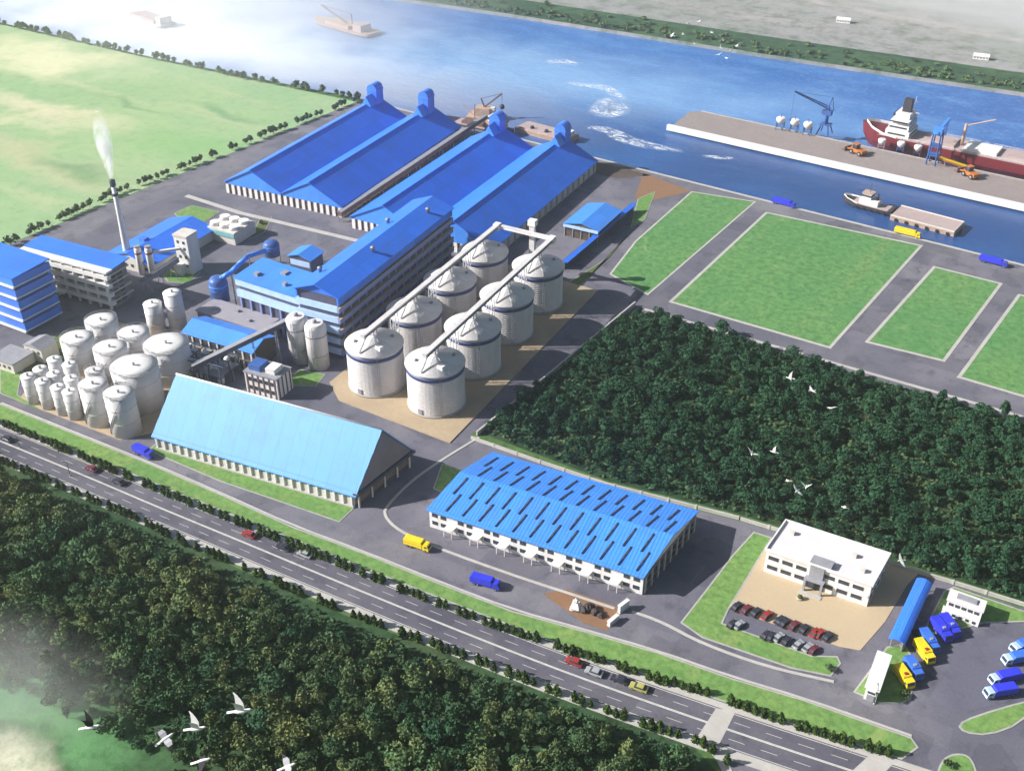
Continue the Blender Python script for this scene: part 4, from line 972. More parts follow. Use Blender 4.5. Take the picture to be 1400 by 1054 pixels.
me = MB().box(-.12, .12, -.12, .12, 0, 4.1).mesh('post', 'steel_grey'); repeat(t, 'post', me, [(x, 1+i*4.1, 0) for i in range(7) for x in (.3, 3.3)])
MB().box(3.45, 3.55, .5, 26.5, .3, 3.3).build('back_panel', 'dark_steel', t); MB().box(2.6, 3.2, 2, 25, .4, .5).build('bench', 'boat_tan', t)
t = thing('gatehouse', 'narrow white flat-roofed gatehouse on the lawn beside the yellow lorry', 'gatehouse', (-32.6, 205.0, 0), A(6))
MB().box(0, 3, 0, 13, -.2, 4.6).build('wall', 'white', t); MB().box(-.4, 3.4, -.5, 13.4, 4.61, 5.0).build('roof', 'white', t)
windows(t, 1.8, 1.1, [(1.5, 0, 3.2)]); MB().box(.5, 2.5, -.9, -.5, 4.3, 4.6).build('canopy', 'white', t); MB().box(.6, 2.4, -.3, -.02, .05, 2.3).build('door', 'steel_grey', t)
t = thing('guard_house', 'small white house with a grey flat roof on the lawn by the forest path', 'house', (-24.6, 246.6, 0), A(4))
MB().box(0, 9.3, 1.6, 6, -.2, 4.3).build('wall', 'white', t); MB().box(-.3, 9.6, 1.3, 6.3, 4.31, 4.75).build('roof', 'grey_roof', t); MB().box(-.6, 9.3, 0, 1.59, -.2, 2.0).build('veranda', 'white', t)
windows(t, 1.3, 1.0, [(1.2+i*1.7, 1.6, 3.2) for i in range(5)]); windows(t, .9, .9, [(.8+i*1.8, 0, 1.0) for i in range(5)])
MB().box(2, 7.3, 3, 5, 4.76, 5.2).build('roof_kerb', 'steel_grey', t)
# canopy buildings beside the right-hand warehouse
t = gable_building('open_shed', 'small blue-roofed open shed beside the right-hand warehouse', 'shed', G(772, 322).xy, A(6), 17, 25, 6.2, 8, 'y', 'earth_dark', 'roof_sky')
MB().box(-.3, 17.3, -1.2, -.02, 5.0, 6.0).build('fascia', 'facade_blueband', t)
me = MB().box(-.2, .2, -.35, -.01, 0, 6).mesh('column', 'steel_grey'); repeat(t, 'column', me, [(i*4.2, 0, 0) for i in range(5)])
t = thing('lean_to', 'long thin blue lean-to roof on posts along the grass beside the small open shed', 'shed', (-224.5, 362, 0), A(4.5))
MB().exty([(0, 3.9), (2.4, 3.5), (2.4, 3.75), (0, 4.15)], 0, 72).build('roof', 'roof_blue', t); MB().box(1.0, 1.2, .2, 71.8, 0, 3.6).build('back_wall', 'dark_steel', t)
me = MB().box(-.12, .12, -.12, .12, 0, 3.7).mesh('post', 'steel_grey'); repeat(t, 'post', me, [(.3, 1+i*5.8, 0) for i in range(13)])
# perimeter walls
def wall(label, pts, h, th, mat='pale_concrete', name='perimeter_wall'):
    L = PX(pts); t = thing(name, label, 'wall', (0, 0, 0)); mb = MB(); ribbon(mb, L, -th/2, th/2, -.1, h); mb.build('panel', mat, t)
    cp = MB(); ribbon(cp, L, -th/2-.12, th/2+.12, h+.003, h+.15); cp.build('coping', 'pale_concrete', t)
    ps = resample(L, 9); me = MB().box(-th/2-.12, th/2+.12, -.35, .35, -.1, h+.35).mesh('pillar', 'pale_concrete')
    repeat(t, 'pillar', me, [(p.x, p.y, 0) for p in ps[1:-1]])
wall('pale boundary wall between the silo pad and the shaded forest', [(652, 596), (760, 508), (868, 418)], 1.8, .4)
wall('pale boundary wall between the forest and the blue hall with roof slots', [(644, 600), (735, 632), (830, 664), (1010, 710)], 1.0, .4)
wall('pale boundary wall behind the office and the small white house', [(1012, 711), (1160, 755), (1300, 797), (1425, 836)], 1.0, .4)
# gate walls at the flower bed, monument
for i, (a, b) in enumerate((((846, 838), (858, 829)), ((832, 856), (844, 846)))):
    q = G(*a); q2 = G(*b); dv = (q2-q)
    t = thing('gate_wall', ['taller white gate slab at the end of the brown bed, on the hall side', 'lower white gate slab at the end of the brown bed, on the verge side'][i], 'gate', (q.x, q.y, 0), atan2(dv.y, dv.x), 'white gate slabs')
    L = dv.length; hh = 2.6 if i == 0 else 1.6
    MB().box(0, L, -.4, .4, 0, hh).build('slab', 'white', t); MB().box(-.15, L+.15, -.55, .55, hh+.003, hh+.25).build('coping', 'white', t); MB().box(-.2, L+.2, -.6, .6, .0, .3).build('base', 'pale_concrete', t)
def rock(mb, c, r, seed):
    rnd = random.Random(seed); n, m = 9, 6; vs = []; fs = []
    for j in range(m+1):
        th = pi*j/m
        for k in range(n):
            a = 2*pi*k/n; f = r*(1+rnd.uniform(-.28, .28)); vs.append((c[0]+f*sin(th)*cos(a), c[1]+f*sin(th)*sin(a), max(0, c[2]+f*cos(th)*1.1)))
    for j in range(m):
        for k in range(n): fs.append((j*n+k, (j+1)*n+k, (j+1)*n+(k+1) % n, j*n+(k+1) % n))
    mb.add(vs, fs)
q = G(788, 834); t = thing('rock_sculpture', 'upright pale rock group standing on the brown bed', 'sculpture', (q.x, q.y, .1))
mb = MB(); rock(mb, (0, 0, 1.4), 1.5, 3); rock(mb, (1.5, .3, .9), 1.0, 4); rock(mb, (-.9, -.8, .6), .8, 5); mb.build('pale_rocks', 'rock_white', t)
mb = MB(); rock(mb, (-.6, .9, 2.2), .9, 8); mb.build('top_rock', 'rock_white', t)
q = G(806, 834); t = thing('rock_sculpture', 'dark low rock group beside the pale rocks on the brown bed', 'sculpture', (q.x, q.y, .1))
mb = MB(); rock(mb, (0, 0, .6), 1.5, 13); rock(mb, (2.0, -.3, .5), 1.2, 14); rock(mb, (3.8, -.4, .3), .9, 15); mb.build('dark_rocks', 'rock_dark', t)
for (px, py, lab) in ((1195, 962, 'dark lamp post on the road beside the narrow white gatehouse'), (27, 612, 'dark lamp post on the highway median at the left edge'), (96, 650, 'grey lamp post on the highway median near the maroon car')):
    q = G(px, py); t = thing('street_lamp', lab, 'lamp post', (q.x, q.y, 0), random.random()*6)
    MB().bar((0, 0, 0), (0, 0, 5.5), .13, 8, .08).bar((0, 0, 5.5), (1.2, 0, 5.9), .07, 6).build('pole', 'dark_steel', t); MB().box(1.0, 1.8, -.18, .18, 5.8, 6.0).build('lamp_head', 'steel_grey', t)
    MB().lathe([(.3, 0), (.25, .4)], n=8).build('base', 'concrete', t)
# ------------------------------------------------------------------ vehicles
def wheels(t, spots, r=.42, w=.28):
    me = MB().extx([(r*cos(a*pi/6), r*sin(a*pi/6)) for a in range(12)], -w/2, w/2).mesh('wheel', 'rubber')
    rim = MB().extx([(r*.5*cos(a*pi/4), r*.5*sin(a*pi/4)) for a in range(8)], -w/2-.03, w/2+.03).mesh('rim', 'steel_grey')
    for s in spots:
        o = link('wheel', me, t, (s[0], s[1], r), 0); link('rim', rim, o)
def truck(label, col, cab, p, p2=None, L=8.0, group=None, rz=None, name='truck', cat='truck', z=.06):
    """front at +y"""
    a = Vector(p).xy
    if rz is None: d = Vector(p2).xy-a; rz = atan2(-d.x, d.y)
    t = thing(name, label, cat, (a.x, a.y, z), rz, group); w = 1.22; y0 = -L/2; y1 = L/2; yc = y1-2.0
    MB().box(-.5, .5, y0+.2, y1-.3, .55, .85).build('chassis', 'dark_steel', t)
    b = MB(); b.extx([(y0, .86), (yc-.15, .86), (yc-.15, 2.75), (yc-.5, 3.0), (y0+.3, 3.0), (y0, 2.75)], -w, w); b.build('cargo_body', col, t)
    c = MB(); c.extx([(yc, .5), (y1, .5), (y1+.02, 1.35), (y1-.28, 2.35), (y1-.6, 2.5), (yc, 2.5)], -w+.05, w-.05); cb = c.build('cab', cab, t)
    MB().add([(-w+.2, y1+.03, 1.42), (w-.2, y1+.03, 1.42), (w-.25, y1-.22, 2.28), (-w+.25, y1-.22, 2.28)], [(0, 1, 2, 3)]).build('windscreen', 'glass_dark', cb)
    MB().box(-w+.03, w-.03, y1-1.3, y1-.45, 1.5, 2.15).build('side_window', 'glass_dark', cb)
    MB().box(-w-.02, w+.02, y0-.02, yc-.13, 1.8, 1.88).build('trim', 'dark_steel', t)
    for s in (-1, 1): MB().box(-.16, .16, -.02, .05, -.1, .1).build('headlight', 'white', t, (s*.8, y1+.02, .85))
    wheels(t, [(s*(w-.15), y) for s in (-1, 1) for y in (y1-1.0, y0+1.3, y0+2.4)], .48, .3)
    return t
def coach(label, col, p, p2, L=9.0, group=None, stripe='glass_dark'):
    a = Vector(p).xy; d = Vector(p2).xy-a; rz = atan2(-d.x, d.y); L = d.length; m_ = (a+Vector(p2).xy)/2
    t = thing('lorry', label, 'lorry', (m_.x, m_.y, .07), rz, group); w = 1.25; y0, y1 = -L/2, L/2
    MB().extx([(y0, .5), (y1-2.0, .5), (y1-2.0, 2.8), (y1-2.3, 3.05), (y0+.3, 3.05), (y0, 2.8)], -w, w).build('cargo_body', col, t)
    cb = MB().extx([(y1-1.9, .45), (y1, .45), (y1, 1.4), (y1-.35, 2.5), (y1-1.9, 2.6)], -w+.05, w-.05).build('cab', col, t)
    MB().add([(-w+.2, y1+.02, 1.5), (w-.2, y1+.02, 1.5), (w-.25, y1-.29, 2.4), (-w+.25, y1-.29, 2.4)], [(0, 1, 2, 3)]).build('windscreen', 'glass_dark', cb)
    MB().box(-w+.03, w-.03, y1-1.4, y1-.5, 1.55, 2.2).build('side_window', 'glass_dark', cb)
    MB().box(-.45, .45, -.35, .35, 0, .3).build('roof_hatch', 'car_red' if 'yellow' in col else 'steel_grey', t, (.1, y1-2.9, 3.05))
    MB().box(-w-.02, w+.02, y0+.1, y1-2.1, 1.35, 1.5).build('trim', 'dark_steel', t)
    wheels(t, [(s*(w-.15), y) for s in (-1, 1) for y in (y1-1.1, y0+1.4, y0+2.5)], .48, .3)
    return t
def car(label, col, p, rz, group=None, z=.08, sc=1, van=False):
    t = thing('car', label, 'car', (p[0], p[1], z), rz, group); w = .88
    MB().extx([(-2.1, .35), (2.1, .35), (2.15, .65), (2.0, .85), (1.0, .95), (-1.5, .95), (-2.1, .9), (-2.18, .6)], -w, w).build('body', col, t)
    hh = 1.75 if van else 1.45
    MB().extx([(-1.75, .951), (1.05, .951), (.35, hh-.02), (-1.2, hh-.02)], -w+.1, w-.1).build('window_band', 'glass_dark', t)
    MB().extx([(-1.25, hh), (.4, hh), (.3, hh+.05), (-1.15, hh+.05)], -w+.12, w-.12).build('roof', col, t)
    for s in (-1, 1): MB().box(-.18, .18, -.02, .03, -.07, .07).build('headlight', 'white', t, (s*.6, 2.14, .7)); MB().box(-.15, .15, -.03, .02, -.06, .06).build('tail_light', 'car_red', t, (s*.62, -2.17, .72))
    wheels(t, [(s*(w-.06), y) for s in (-1, 1) for y in (1.3, -1.3)], .32, .2)
    if sc != 1: t.scale = (sc,)*3
    return t
def road_dir(px, py, rev=False):
    q = G(px, py).xy; i = min(range(len(HW)), key=lambda k: (HW[k]-q).length); d = HW[min(i+1, len(HW)-1)]-HW[i-1]
    a = atan2(-d.x, d.y); return a+pi if rev else a
for px, py, col, lab in ((341, 733, 'car_red', 'red car alone on the highway, below the cyan shed lawn'), (388, 750, 'car_dark', 'dark car on the highway, first behind the red one below the lawn'), (418, 759, 'car_silver', 'silver car on the highway, following a dark car below the lawn'),
                          (785, 907, 'car_red', 'bright red car on the highway, below the brown bed'), (847, 931, 'car_dark', 'black car on the highway, between the red and the olive cars'), (873, 942, 'car_olive', 'olive yellow car on the highway, behind the black car'),
                          (812, 921, 'car_silver', 'pale car on the highway, between the red and the black cars'), (126, 643, 'car_maroon', 'maroon car on the highway, below the blue truck at the tank farm'), (163, 661, 'car_dark', 'dark car on the highway, following the maroon car'), (6, 605, 'car_dark', 'dark car at the very left edge of the highway')):
    q = G(px, py).xy; i = min(range(len(HW)), key=lambda k: (HW[k]-q).length); d = (HW[i+1]-HW[i-1]).normalized(); n_ = Vector((-d.y, d.x)); o = (q-HW[i]).dot(n_)
    o = 1.5 if 0 <= o < 1.5 else -1.5 if -1.5 < o < 0 else max(-4.2, min(4.2, o)); q = HW[i]+n_*o+d*((q-HW[i]).dot(d))
    car(lab, col, q, road_dir(px, py, o > 0), 'cars on the highway', sc=1.12)
truck('blue truck on the plant road below the tank farm', 'truck_blue', 'truck_blue', G(197, 622), G(260, 650), 8.6, 'cargo trucks on the plant roads')
truck('yellow truck on the plant road at the corner of the curved drive', 'truck_yellow', 'truck_yellow', G(571, 748), G(640, 770), 8.4, 'cargo trucks on the plant roads')
truck('blue truck on the plant road in front of the blue hall', 'truck_blue', 'truck_blue', G(664, 800), G(740, 822), 9, 'cargo trucks on the plant roads')
truck('blue truck on the quay road at the corner of the large grass plot', 'truck_blue', 'truck_blue', G(1071, 281), G(1180, 309), 12, 'cargo trucks on the quay road')
truck('yellow truck on the quay road beside the moored barge', 'truck_yellow', 'truck_yellow', G(1240, 322), G(1330, 344), 12, 'cargo trucks on the quay road')
truck('blue truck on the quay road at the right edge, above the small plot', 'truck_blue', 'truck_blue', G(1357, 361), G(1400, 372), 12, 'cargo trucks on the quay road')
PK = 'lorries parked in the fan beside the lawn'
coach('yellow lorry nearest the narrow white gatehouse', 'truck_yellow', G(1226, 911, 1.5), G(1246, 938, 1.5), group=PK)
coach('blue lorry directly beside the yellow lorry nearest the gatehouse', 'bus_blue', G(1240, 900, 1.5), G(1258, 926, 1.5), group=PK)
coach('yellow lorry in the middle of the fan, by the end of the blue shelter', 'truck_yellow', G(1253, 876, 1.5), G(1274, 904, 1.5), group=PK)
coach('blue lorry beside the middle yellow lorry, on its right', 'bus_blue', G(1260, 862, 1.5), G(1280, 890, 1.5), group=PK)
coach('blue lorry at the upper end of the fan, nearer the blue shelter', 'truck_blue', G(1276, 846, 1.5), G(1298, 874, 1.5), group=PK)
coach('blue lorry last of the fan, nearest the small white house', 'truck_blue', G(1288, 842, 1.5), G(1309, 869, 1.5), group=PK)
for i, (a, b) in enumerate((((1418, 880), (1380, 893)), ((1412, 900), (1368, 908)), ((1392, 926), (1352, 935)), ((1388, 946), (1344, 953)))):
    d = (G(*b)-G(*a)); m_ = (G(*a)+G(*b))/2
    truck(['blue truck with a white cab at the right edge, topmost of four', 'blue truck with a white cab at the right edge, second from the top of four', 'blue truck with a white cab at the right edge, third from the top of four', 'blue truck with a white cab at the right edge, lowest of four'][i], 'truck_blue' if i > 1 else 'bus_blue', 'cab_white', m_, m_+d, 8.6, 'blue trucks parked at the right edge', None)
ra = A(6)+.5
rowA = [(1007, 831, 'car_dark'), (1020, 835, 'car_maroon'), (1033, 839, 'car_dark'), (1048, 843, 'car_red'), (1066, 850, 'car_dark'), (1072, 853, 'car_dark'), (1085, 857, 'car_maroon'), (1099, 862, 'car_dark'), (1114, 867, 'car_red'), (1120, 868, 'car_red'), (1131, 872, 'car_dark')]
place = ['first', 'second', 'third', 'fourth', 'fifth', 'sixth', 'seventh', 'eighth', 'ninth', 'tenth', 'last']
cn = {'car_dark': 'dark', 'car_maroon': 'maroon', 'car_red': 'red', 'car_silver': 'silver'}
for i, (px, py, c) in enumerate(rowA): car(f'{cn[c]} car along the plaza edge, {place[i]} from the left', c, G(px, py).xy, -A(12), 'cars parked along the plaza edge', .08, .98)
rowB = [(1001, 855, 'car_dark'), (1010, 856, 'car_silver'), (1047, 870, 'car_dark'), (1054, 872, 'car_dark'), (1064, 873, 'car_silver'), (1075, 878, 'car_dark'), (1091, 883, 'car_silver'), (1104, 887, 'car_silver'), (1112, 890, 'car_maroon')]
for i, (px, py, c) in enumerate(rowB): car(f'{cn[c]} car along the lot lawn edge, {place[i] if i < 8 else "last"} from the left', c, G(px, py).xy, -A(12), 'cars parked along the lawn edge', .08, .92)
# ------------------------------------------------------------------ ships, pier machinery
def hull(L, B, z0, z1, sheer=1.0, bow=.32, stern=.1, flare=.85):
    """closed hull, bow at -x"""
    st = []; N = 20
    for i in range(N+1):
        s = i/N; x = s*L
        f = 1.0
        if s < bow: f = sin(pi/2*(s/bow)**.8) if s > 0 else .02
        if s > 1-stern: f = .78+.22*cos(pi/2*(s-1+stern)/stern)
        f = max(f, .03); zt = z1+sheer*(max(0, (bow-s)/bow)**2)+.3*sheer*max(0, (s-.85)/.15)**2
        b = B/2*f; rk = (1-min(1, s/bow))*L*.03
        st.append([(x+rk, -b*flare*.7, z0), (x, -b*.97, (z0+zt)/2), (x-rk*.3, -b, zt), (x-rk*.3, b, zt), (x, b*.97, (z0+zt)/2), (x+rk, b*flare*.7, z0)])
    return MB().loft(st, False)
# red freighter alongside the pier
q = G(1196, 196, -1)
t = thing('cargo_ship', 'red-hulled freighter with a white deckhouse and dark funnel, moored behind the pier', 'ship', (-172, 595, -2.6), 0)
L, B = 150, 20
hull(L, B, -1, 9.2, 3.4, .14, .1).build('hull', 'hull_red', t)
MB().prism([(11, -9.1), (22, -9.7), (L-8, -9.6), (L-8, 9.6), (22, 9.7), (11, 9.1)], 9.22, 9.5).build('deck', 'deck_pink', t)
bw = MB(); rg = []
for s in (-1, 1): bw.add([(1, s*.5, 12.4), (6, s*6.0, 11.0), (13, s*9.3, 9.8), (21, s*9.9, 9.3), (21, s*9.9, 10.4), (13, s*9.5, 11.2), (6, s*6.3, 12.5), (1, s*.7, 13.9)], [(0, 1, 6, 7), (1, 2, 5, 6), (2, 3, 4, 5)])
bw.build('bulwark', 'white', t)
dh = MB().box(14, 27, -8, 8, 9.51, 13).build('deckhouse', 'white', t)
for i, z in enumerate((13.01, 16.01, 19.01)): MB().box(15+i, 26-.6*i, -7.2+i, 7.2-i, z, z+2.97).build('deckhouse_tier', 'white', dh)
MB().box(15.8, 16.99, -5.4, 5.4, 20.1, 21.4).build('bridge_window', 'glass_dark', dh); MB().box(16, 26, -9.4, 9.4, 18.7, 19.0).build('bridge_wing', 'white', dh)
for z in (10.6, 14.2, 17.2): MB().box(27.01 if z < 13 else 26.01, 27.1 if z < 13 else 26.1, -6, 6, z, z+.9).build('window', 'glass_dark', dh); MB().box(15.5, 25, -8.1 if z < 13 else -7.3, -7.9 if z < 13 else -7.1, z, z+.9).build('window', 'glass_dark', dh)
MB().extx([(-2, 0), (2, 0), (1.6, 7), (-1.6, 7)], -2.2, 2.2).build('funnel', 'hull_dark', t, (21.5, 0, 22)); MB().bar((25, 0, 22), (25, 0, 31), .28, 6, .12).bar((25, -2.4, 27.5), (25, 2.4, 27.5), .12).build('mast', 'white', t)
for i in range(5):
    x = 34+i*22; MB().box(x, x+17, -6.4, 6.4, 9.51, 11.0).build('hatch', 'deck_pink' if i % 2 == 0 else 'white', t)
for x in (53.4, 97.4): MB().lathe([(.9, 0), (.7, 12)], n=10).bar((0, 0, 11), (14, 0, 17), .35).build('deck_crane', 'boat_tan', t, (x, 0, 9.51))
rl = MB()
for s in (-1, 1):
    for z in (.6, 1.1): rl.bar((24, s*9.8, 9.5+z), (L-8, s*9.7, 9.5+z), .06, 4)
    for x in range(24, L-8, 4): rl.bar((x, s*9.8, 9.5), (x, s*9.8, 10.65), .06, 4)
rl.build('railing', 'white', t)
# tug and barge at the quay
q = G(1152, 274, -2)
t = thing('tugboat', 'small dark-hulled tugboat with a white wheelhouse, heading the pale flat barge', 'tugboat', (-151, 509, -2.6), A(-3))
hull(26, 8.5, -.8, 2.4, 1.6, .35, .15).build('hull', 'hull_dark', t); MB().prism([(3, -2.4), (8, -3.9), (24, -3.8), (24, 3.8), (8, 3.9), (3, 2.4)], 2.42, 2.6).build('deck', 'deck_pink', t)
bl_ = MB()
for s in (-1, 1): bl_.add([(.3, s*.3, 3.7), (3, s*2.4, 3.2), (9, s*4.1, 2.6), (9, s*4.25, 3.2), (3, s*2.6, 4.0), (.3, s*.5, 4.6)], [(0, 1, 4, 5), (1, 2, 3, 4)])
bl_.build('bulwark', 'white', t)
dh = MB().box(9, 18.5, -2.8, 2.8, 2.61, 5.2).build('deckhouse', 'white', t); MB().box(10, 14.5, -2.3, 2.3, 5.21, 8).build('wheelhouse', 'white', dh); MB().box(9.95, 14.55, -2.35, 2.35, 6.4, 7.4).build('bridge_window', 'glass_dark', dh); MB().box(9.6, 15, -2.7, 2.7, 8.01, 8.25).build('wheelhouse_roof', 'boat_tan', dh)
MB().lathe([(.8, 0), (.7, 3.2)], n=12).build('funnel', 'hull_dark', t, (17, 0, 5.21)); MB().bar((13, 0, 8.2), (13, 0, 13), .15).build('mast', 'dark_steel', t)
me = MB().box(-.5, .5, -.35, 0, -.5, .5).mesh('fender', 'rubber'); repeat(t, 'fender', me, [(9+i*3.4, -4.2, 1.2) for i in range(5)])
t = thing('barge', 'long flat pale barge moored along the quay behind the tugboat', 'barge', (-124, 507.5, -2.6), A(-3.2))
MB().extx([(-6.5, -.6), (6.5, -.6), (7, 2.4), (-7, 2.4)], 0, 31).build('hull', 'boat_tan', t); MB().box(0.2, 30.8, -6.8, 6.8, 2.41, 2.6).build('deck', 'deck_pink', t)
MB().box(0, 31, -7, -6.81, 2.41, 3.1).box(0, 31, 6.81, 7, 2.41, 3.1).box(30.81, 31, -6.8, 6.8, 2.41, 3.1).build('coaming', 'offwhite', t)
me = MB().box(-.6, .6, -.4, 0, -.7, .7).mesh('fender', 'rubber'); repeat(t, 'fender', me, [(3+i*5, -7.0, 1.0) for i in range(6)])
# blue slewing crane on the pier
q = G(1127, 183, .9)
t = thing('harbour_crane', 'dark blue slewing crane on the pier, its jib raised to the left', 'crane', (q.x, q.y, .9))
gb = MB()
for x in (-4, 4):
    for y in (-4, 4): gb.beam((x*1.1, y*1.1, 0), (x*.6, y*.6, 7), .7, .7)
for z in (3, 7): gb.box(-3.6, 3.6, -3.6, 3.6, z, z+.5) if z == 7 else None
gb.build('portal', 'blue_steel', t); MB().lathe([(1.3, 7.51), (1.2, 20)], n=12).build('tower', 'blue_steel', t)
hs_ = MB().box(-3.2, 3, -2, 2, 14, 17.5).build('machine_house', 'blue_steel', t); MB().box(-4.1, -3.21, -1, 1, 14.4, 16.8).build('cab', 'glass_dark', hs_)
tip = Vector((-26*cs, -26*sn, 31)); base = Vector((-1*cs, -1*sn, 19))
jb = MB(); dj = (tip-base).normalized(); sd = Vector((-dj.y, dj.x, 0)).normalized()
for s in (-1, 1): jb.bar(base+sd*s*.9, tip+sd*s*.25, .42)
jb.bar(base+Vector((0, 0, 1.8)), tip+Vector((0, 0, .5)), .4)
for k in range(10):
    f0, f1 = k/10, (k+1)/10; jb.bar(base+(tip-base)*f0+sd*.9*(1-f0), base+(tip-base)*f1-sd*.9*(1-f1), .18, 4)
    jb.bar(base+(tip-base)*f0+Vector((0, 0, 1.8*(1-f0))), base+(tip-base)*f1+sd*.9*(1-f1), .18, 4)
jb.build('jib', 'blue_steel', t); MB().bar((0, 0, 20), (2*cs, 2*sn, 27), .4).bar((2*cs, 2*sn, 27), tip, .1).bar((2*cs, 2*sn, 27), (4*cs, 4*sn, 17), .25).build('stay', 'blue_steel', t)
t.scale = (.78,)*3
MB().bar(tip, tip-Vector((0, 0, 20)), .09, 4).box(tip.x-.5, tip.x+.5, tip.y-.5, tip.y+.5, tip.z-21.5, tip.z-20).build('hook', 'dark_steel', t)
def hopper(label, p, s=1.0, leg='blue_steel'):
    q = G(*p, .9); t = thing('mobile_hopper', label, 'hopper', (q.x, q.y, .9), .2, 'white-topped hoppers on the pier'); t.scale = (s,)*3
    mb = MB()
    for x in (-1.8, 1.8):
        for y in (-1.8, 1.8): mb.bar((x, y, 0), (x, y, 4.2), .22)
    mb.box(-2, 2, -1.95, -1.75, 2, 2.3).box(-2, 2, 1.75, 1.95, 2, 2.3).box(-1.95, -1.75, -1.8, 1.8, 1.8, 2.1).box(1.75, 1.95, -1.8, 1.8, 1.8, 2.1); mb.build('frame', leg, t)
    MB().lathe([(.6, 2.4), (2.3, 4.6), (2.4, 6.0), (1.9, 6.5)], n=14).build('bin', 'white', t); MB().bar((0, 0, 6.4), (0, 0, 8.5), .2).build('filter', 'blue_steel', t)
hopper('white-topped hopper on blue legs, farthest left on the pier', (1066, 177), 1.1)
hopper('white-topped hopper on blue legs, second from the left on the pier', (1085, 180), 1.1)
hopper('white-topped hopper on blue legs, just left of the dark blue crane', (1103, 184), 1.1)
hopper('white-topped hopper beside the red hull, left of three', (1204, 204), .9, 'steel_grey')
hopper('white-topped hopper beside the red hull, middle of three', (1230, 208), .9)
hopper('white-topped hopper beside the red hull, right of three', (1253, 213), .9, 'dark_steel')
q = G(1274, 224, .9)
t = thing('ship_unloader', 'tall light blue gantry unloader standing between pier and red hull', 'unloader', (q.x, q.y, .9))
mb = MB()
for x in (-2.4, 2.4):
    for y in (-3, 3): mb.beam((x, y, 0), (x*.8, y*.8, 17), .6, .6)
for z in (5, 10, 16.5): mb.box(-2.6, 2.6, -3, 3, z, z+.4)
mb.build('frame', 'blue_steel', t); MB().beam((0, -4, 18), (0, 17, 19.5), 1.6, 1.5).build('boom', 'roof_sky', t); MB().box(-2.2, 2.2, -3.4, 2, 17, 19.8).build('machine_house', 'roof_sky', t)
MB().beam((0, 15, 19), (0, 15.5, 11), 1.0, 1.0).build('spout', 'blue_steel', t)
def loader(label, p, rz):
    q = G(*p, .9); t = thing('wheel_loader', label, 'loader', (q.x, q.y, .9), rz, 'orange loaders on the pier'); t.scale = (1.7,)*3
    MB().extx([(-3.2, .7), (1.2, .7), (1.2, 1.6), (-.4, 1.8), (-3.2, 1.7)], -1.2, 1.2).build('body', 'orange', t)
    MB().box(-.9, .9, -.6, 1.0, 1.81, 3.1).build('cab', 'glass_dark', t); MB().box(-1, 1, -.7, 1.1, 3.11, 3.25).build('cab_roof', 'orange', t)
    MB().beam((-.7, 1.0, 1.5), (-.7, 3.6, .8), .25, .4).beam((.7, 1, 1.5), (.7, 3.6, .8), .25, .4).build('arm', 'orange', t)
    MB().extx([(3.4, .1), (4.6, .1), (4.8, .3), (3.7, .5), (3.6, 1.5), (3.3, 1.5)], -1.5, 1.5).build('bucket', 'rust_brown', t)
    wheels(t, [(s*1.15, y) for s in (-1, 1) for y in (.9, -2.2)], .75, .6)
loader('orange loader on the pier, left of the red bow', (1170, 210), 1.2)
loader('orange loader on the pier, below the blue gantry', (1324, 241), 1.0)
loader('orange loader at the right edge of the pier', (1396, 236), 1.3)
q0, q1 = G(1283, 216, 5), G(1322, 229, 2)
gallery('belt_conveyor', 'orange inclined belt conveyor along the red hull', q0, q1, 1.8, 1.0, 'orange', 'truck_yellow', 2)
# boats behind the warehouses and out on the river
q = G(640, 172, -2)
t = thing('coaster', 'dark coaster with tan cargo gear, moored behind the left warehouse', 'ship', (q.x-14, q.y-3, -2.6), A(4))
hull(44, 11, -.8, 3.2, 1.5, .25, .12).build('hull', 'hull_dark', t); MB().box(8, 40, -4.4, 4.4, 3.22, 3.5).build('deck', 'deck_pink', t); MB().box(30, 40, -4, 4, 3.51, 8).build('deckhouse', 'boat_tan', t); MB().box(31, 37, -3, 3, 8.01, 11).build('wheelhouse', 'white', t)
MB().box(30.9, 37.1, -3.1, 3.1, 9.3, 10.4).build('bridge_window', 'glass_dark', t)
for x in (13, 22): MB().box(x, x+7, -3.2, 3.2, 3.51, 5).build('hatch', 'rust_brown', t)
MB().bar((20, 0, 3.5), (20, 0, 15), .35).bar((20, 0, 8), (12, 0, 14), .22).bar((20, 0, 8), (28, 0, 14), .22).build('derrick', 'boat_tan', t)
q = G(662, 158, 0)
t = thing('floating_crane', 'rusty tan floating crane with a dark grab, beyond the coaster', 'crane barge', (q.x, q.y+2, -2.6), A(20))
MB().box(-11, 11, -6, 6, -.6, 2.2).build('pontoon', 'boat_tan', t); MB().box(-6, 3, -3.5, 3.5, 2.21, 7).build('machine_house', 'boat_tan', t); MB().box(3.01, 5.5, -1.6, 1.6, 4, 7.4).build('cab', 'white', t)
MB().bar((-1, 0, 7), (9, 3, 15), .5).bar((-1, 0, 7), (-3, 0, 12), .4).bar((-3, 0, 12), (9, 3, 15), .15).build('jib', 'rust_brown', t); MB().bar((9, 3, 15), (9, 3, 8), .12).ball((9, 3, 7), 1.6, 8, 6).build('grab', 'hull_dark', t)
q = G(742, 182, 0)
t = thing('barge', 'open tan barge moored between the two right-hand warehouse towers', 'barge', (q.x, q.y+4, -2.6), A(-2))
MB().extx([(-6, -.5), (6, -.5), (6.6, 2.6), (-6.6, 2.6)], -18, 18).build('hull', 'boat_tan', t); MB().box(-16, 12, -5.5, 5.5, 2.61, 3.3).build('cargo_hold', 'deck_pink', t); MB().box(12.5, 17, -3.5, 3.5, 2.61, 5.6).build('deckhouse', 'white', t)
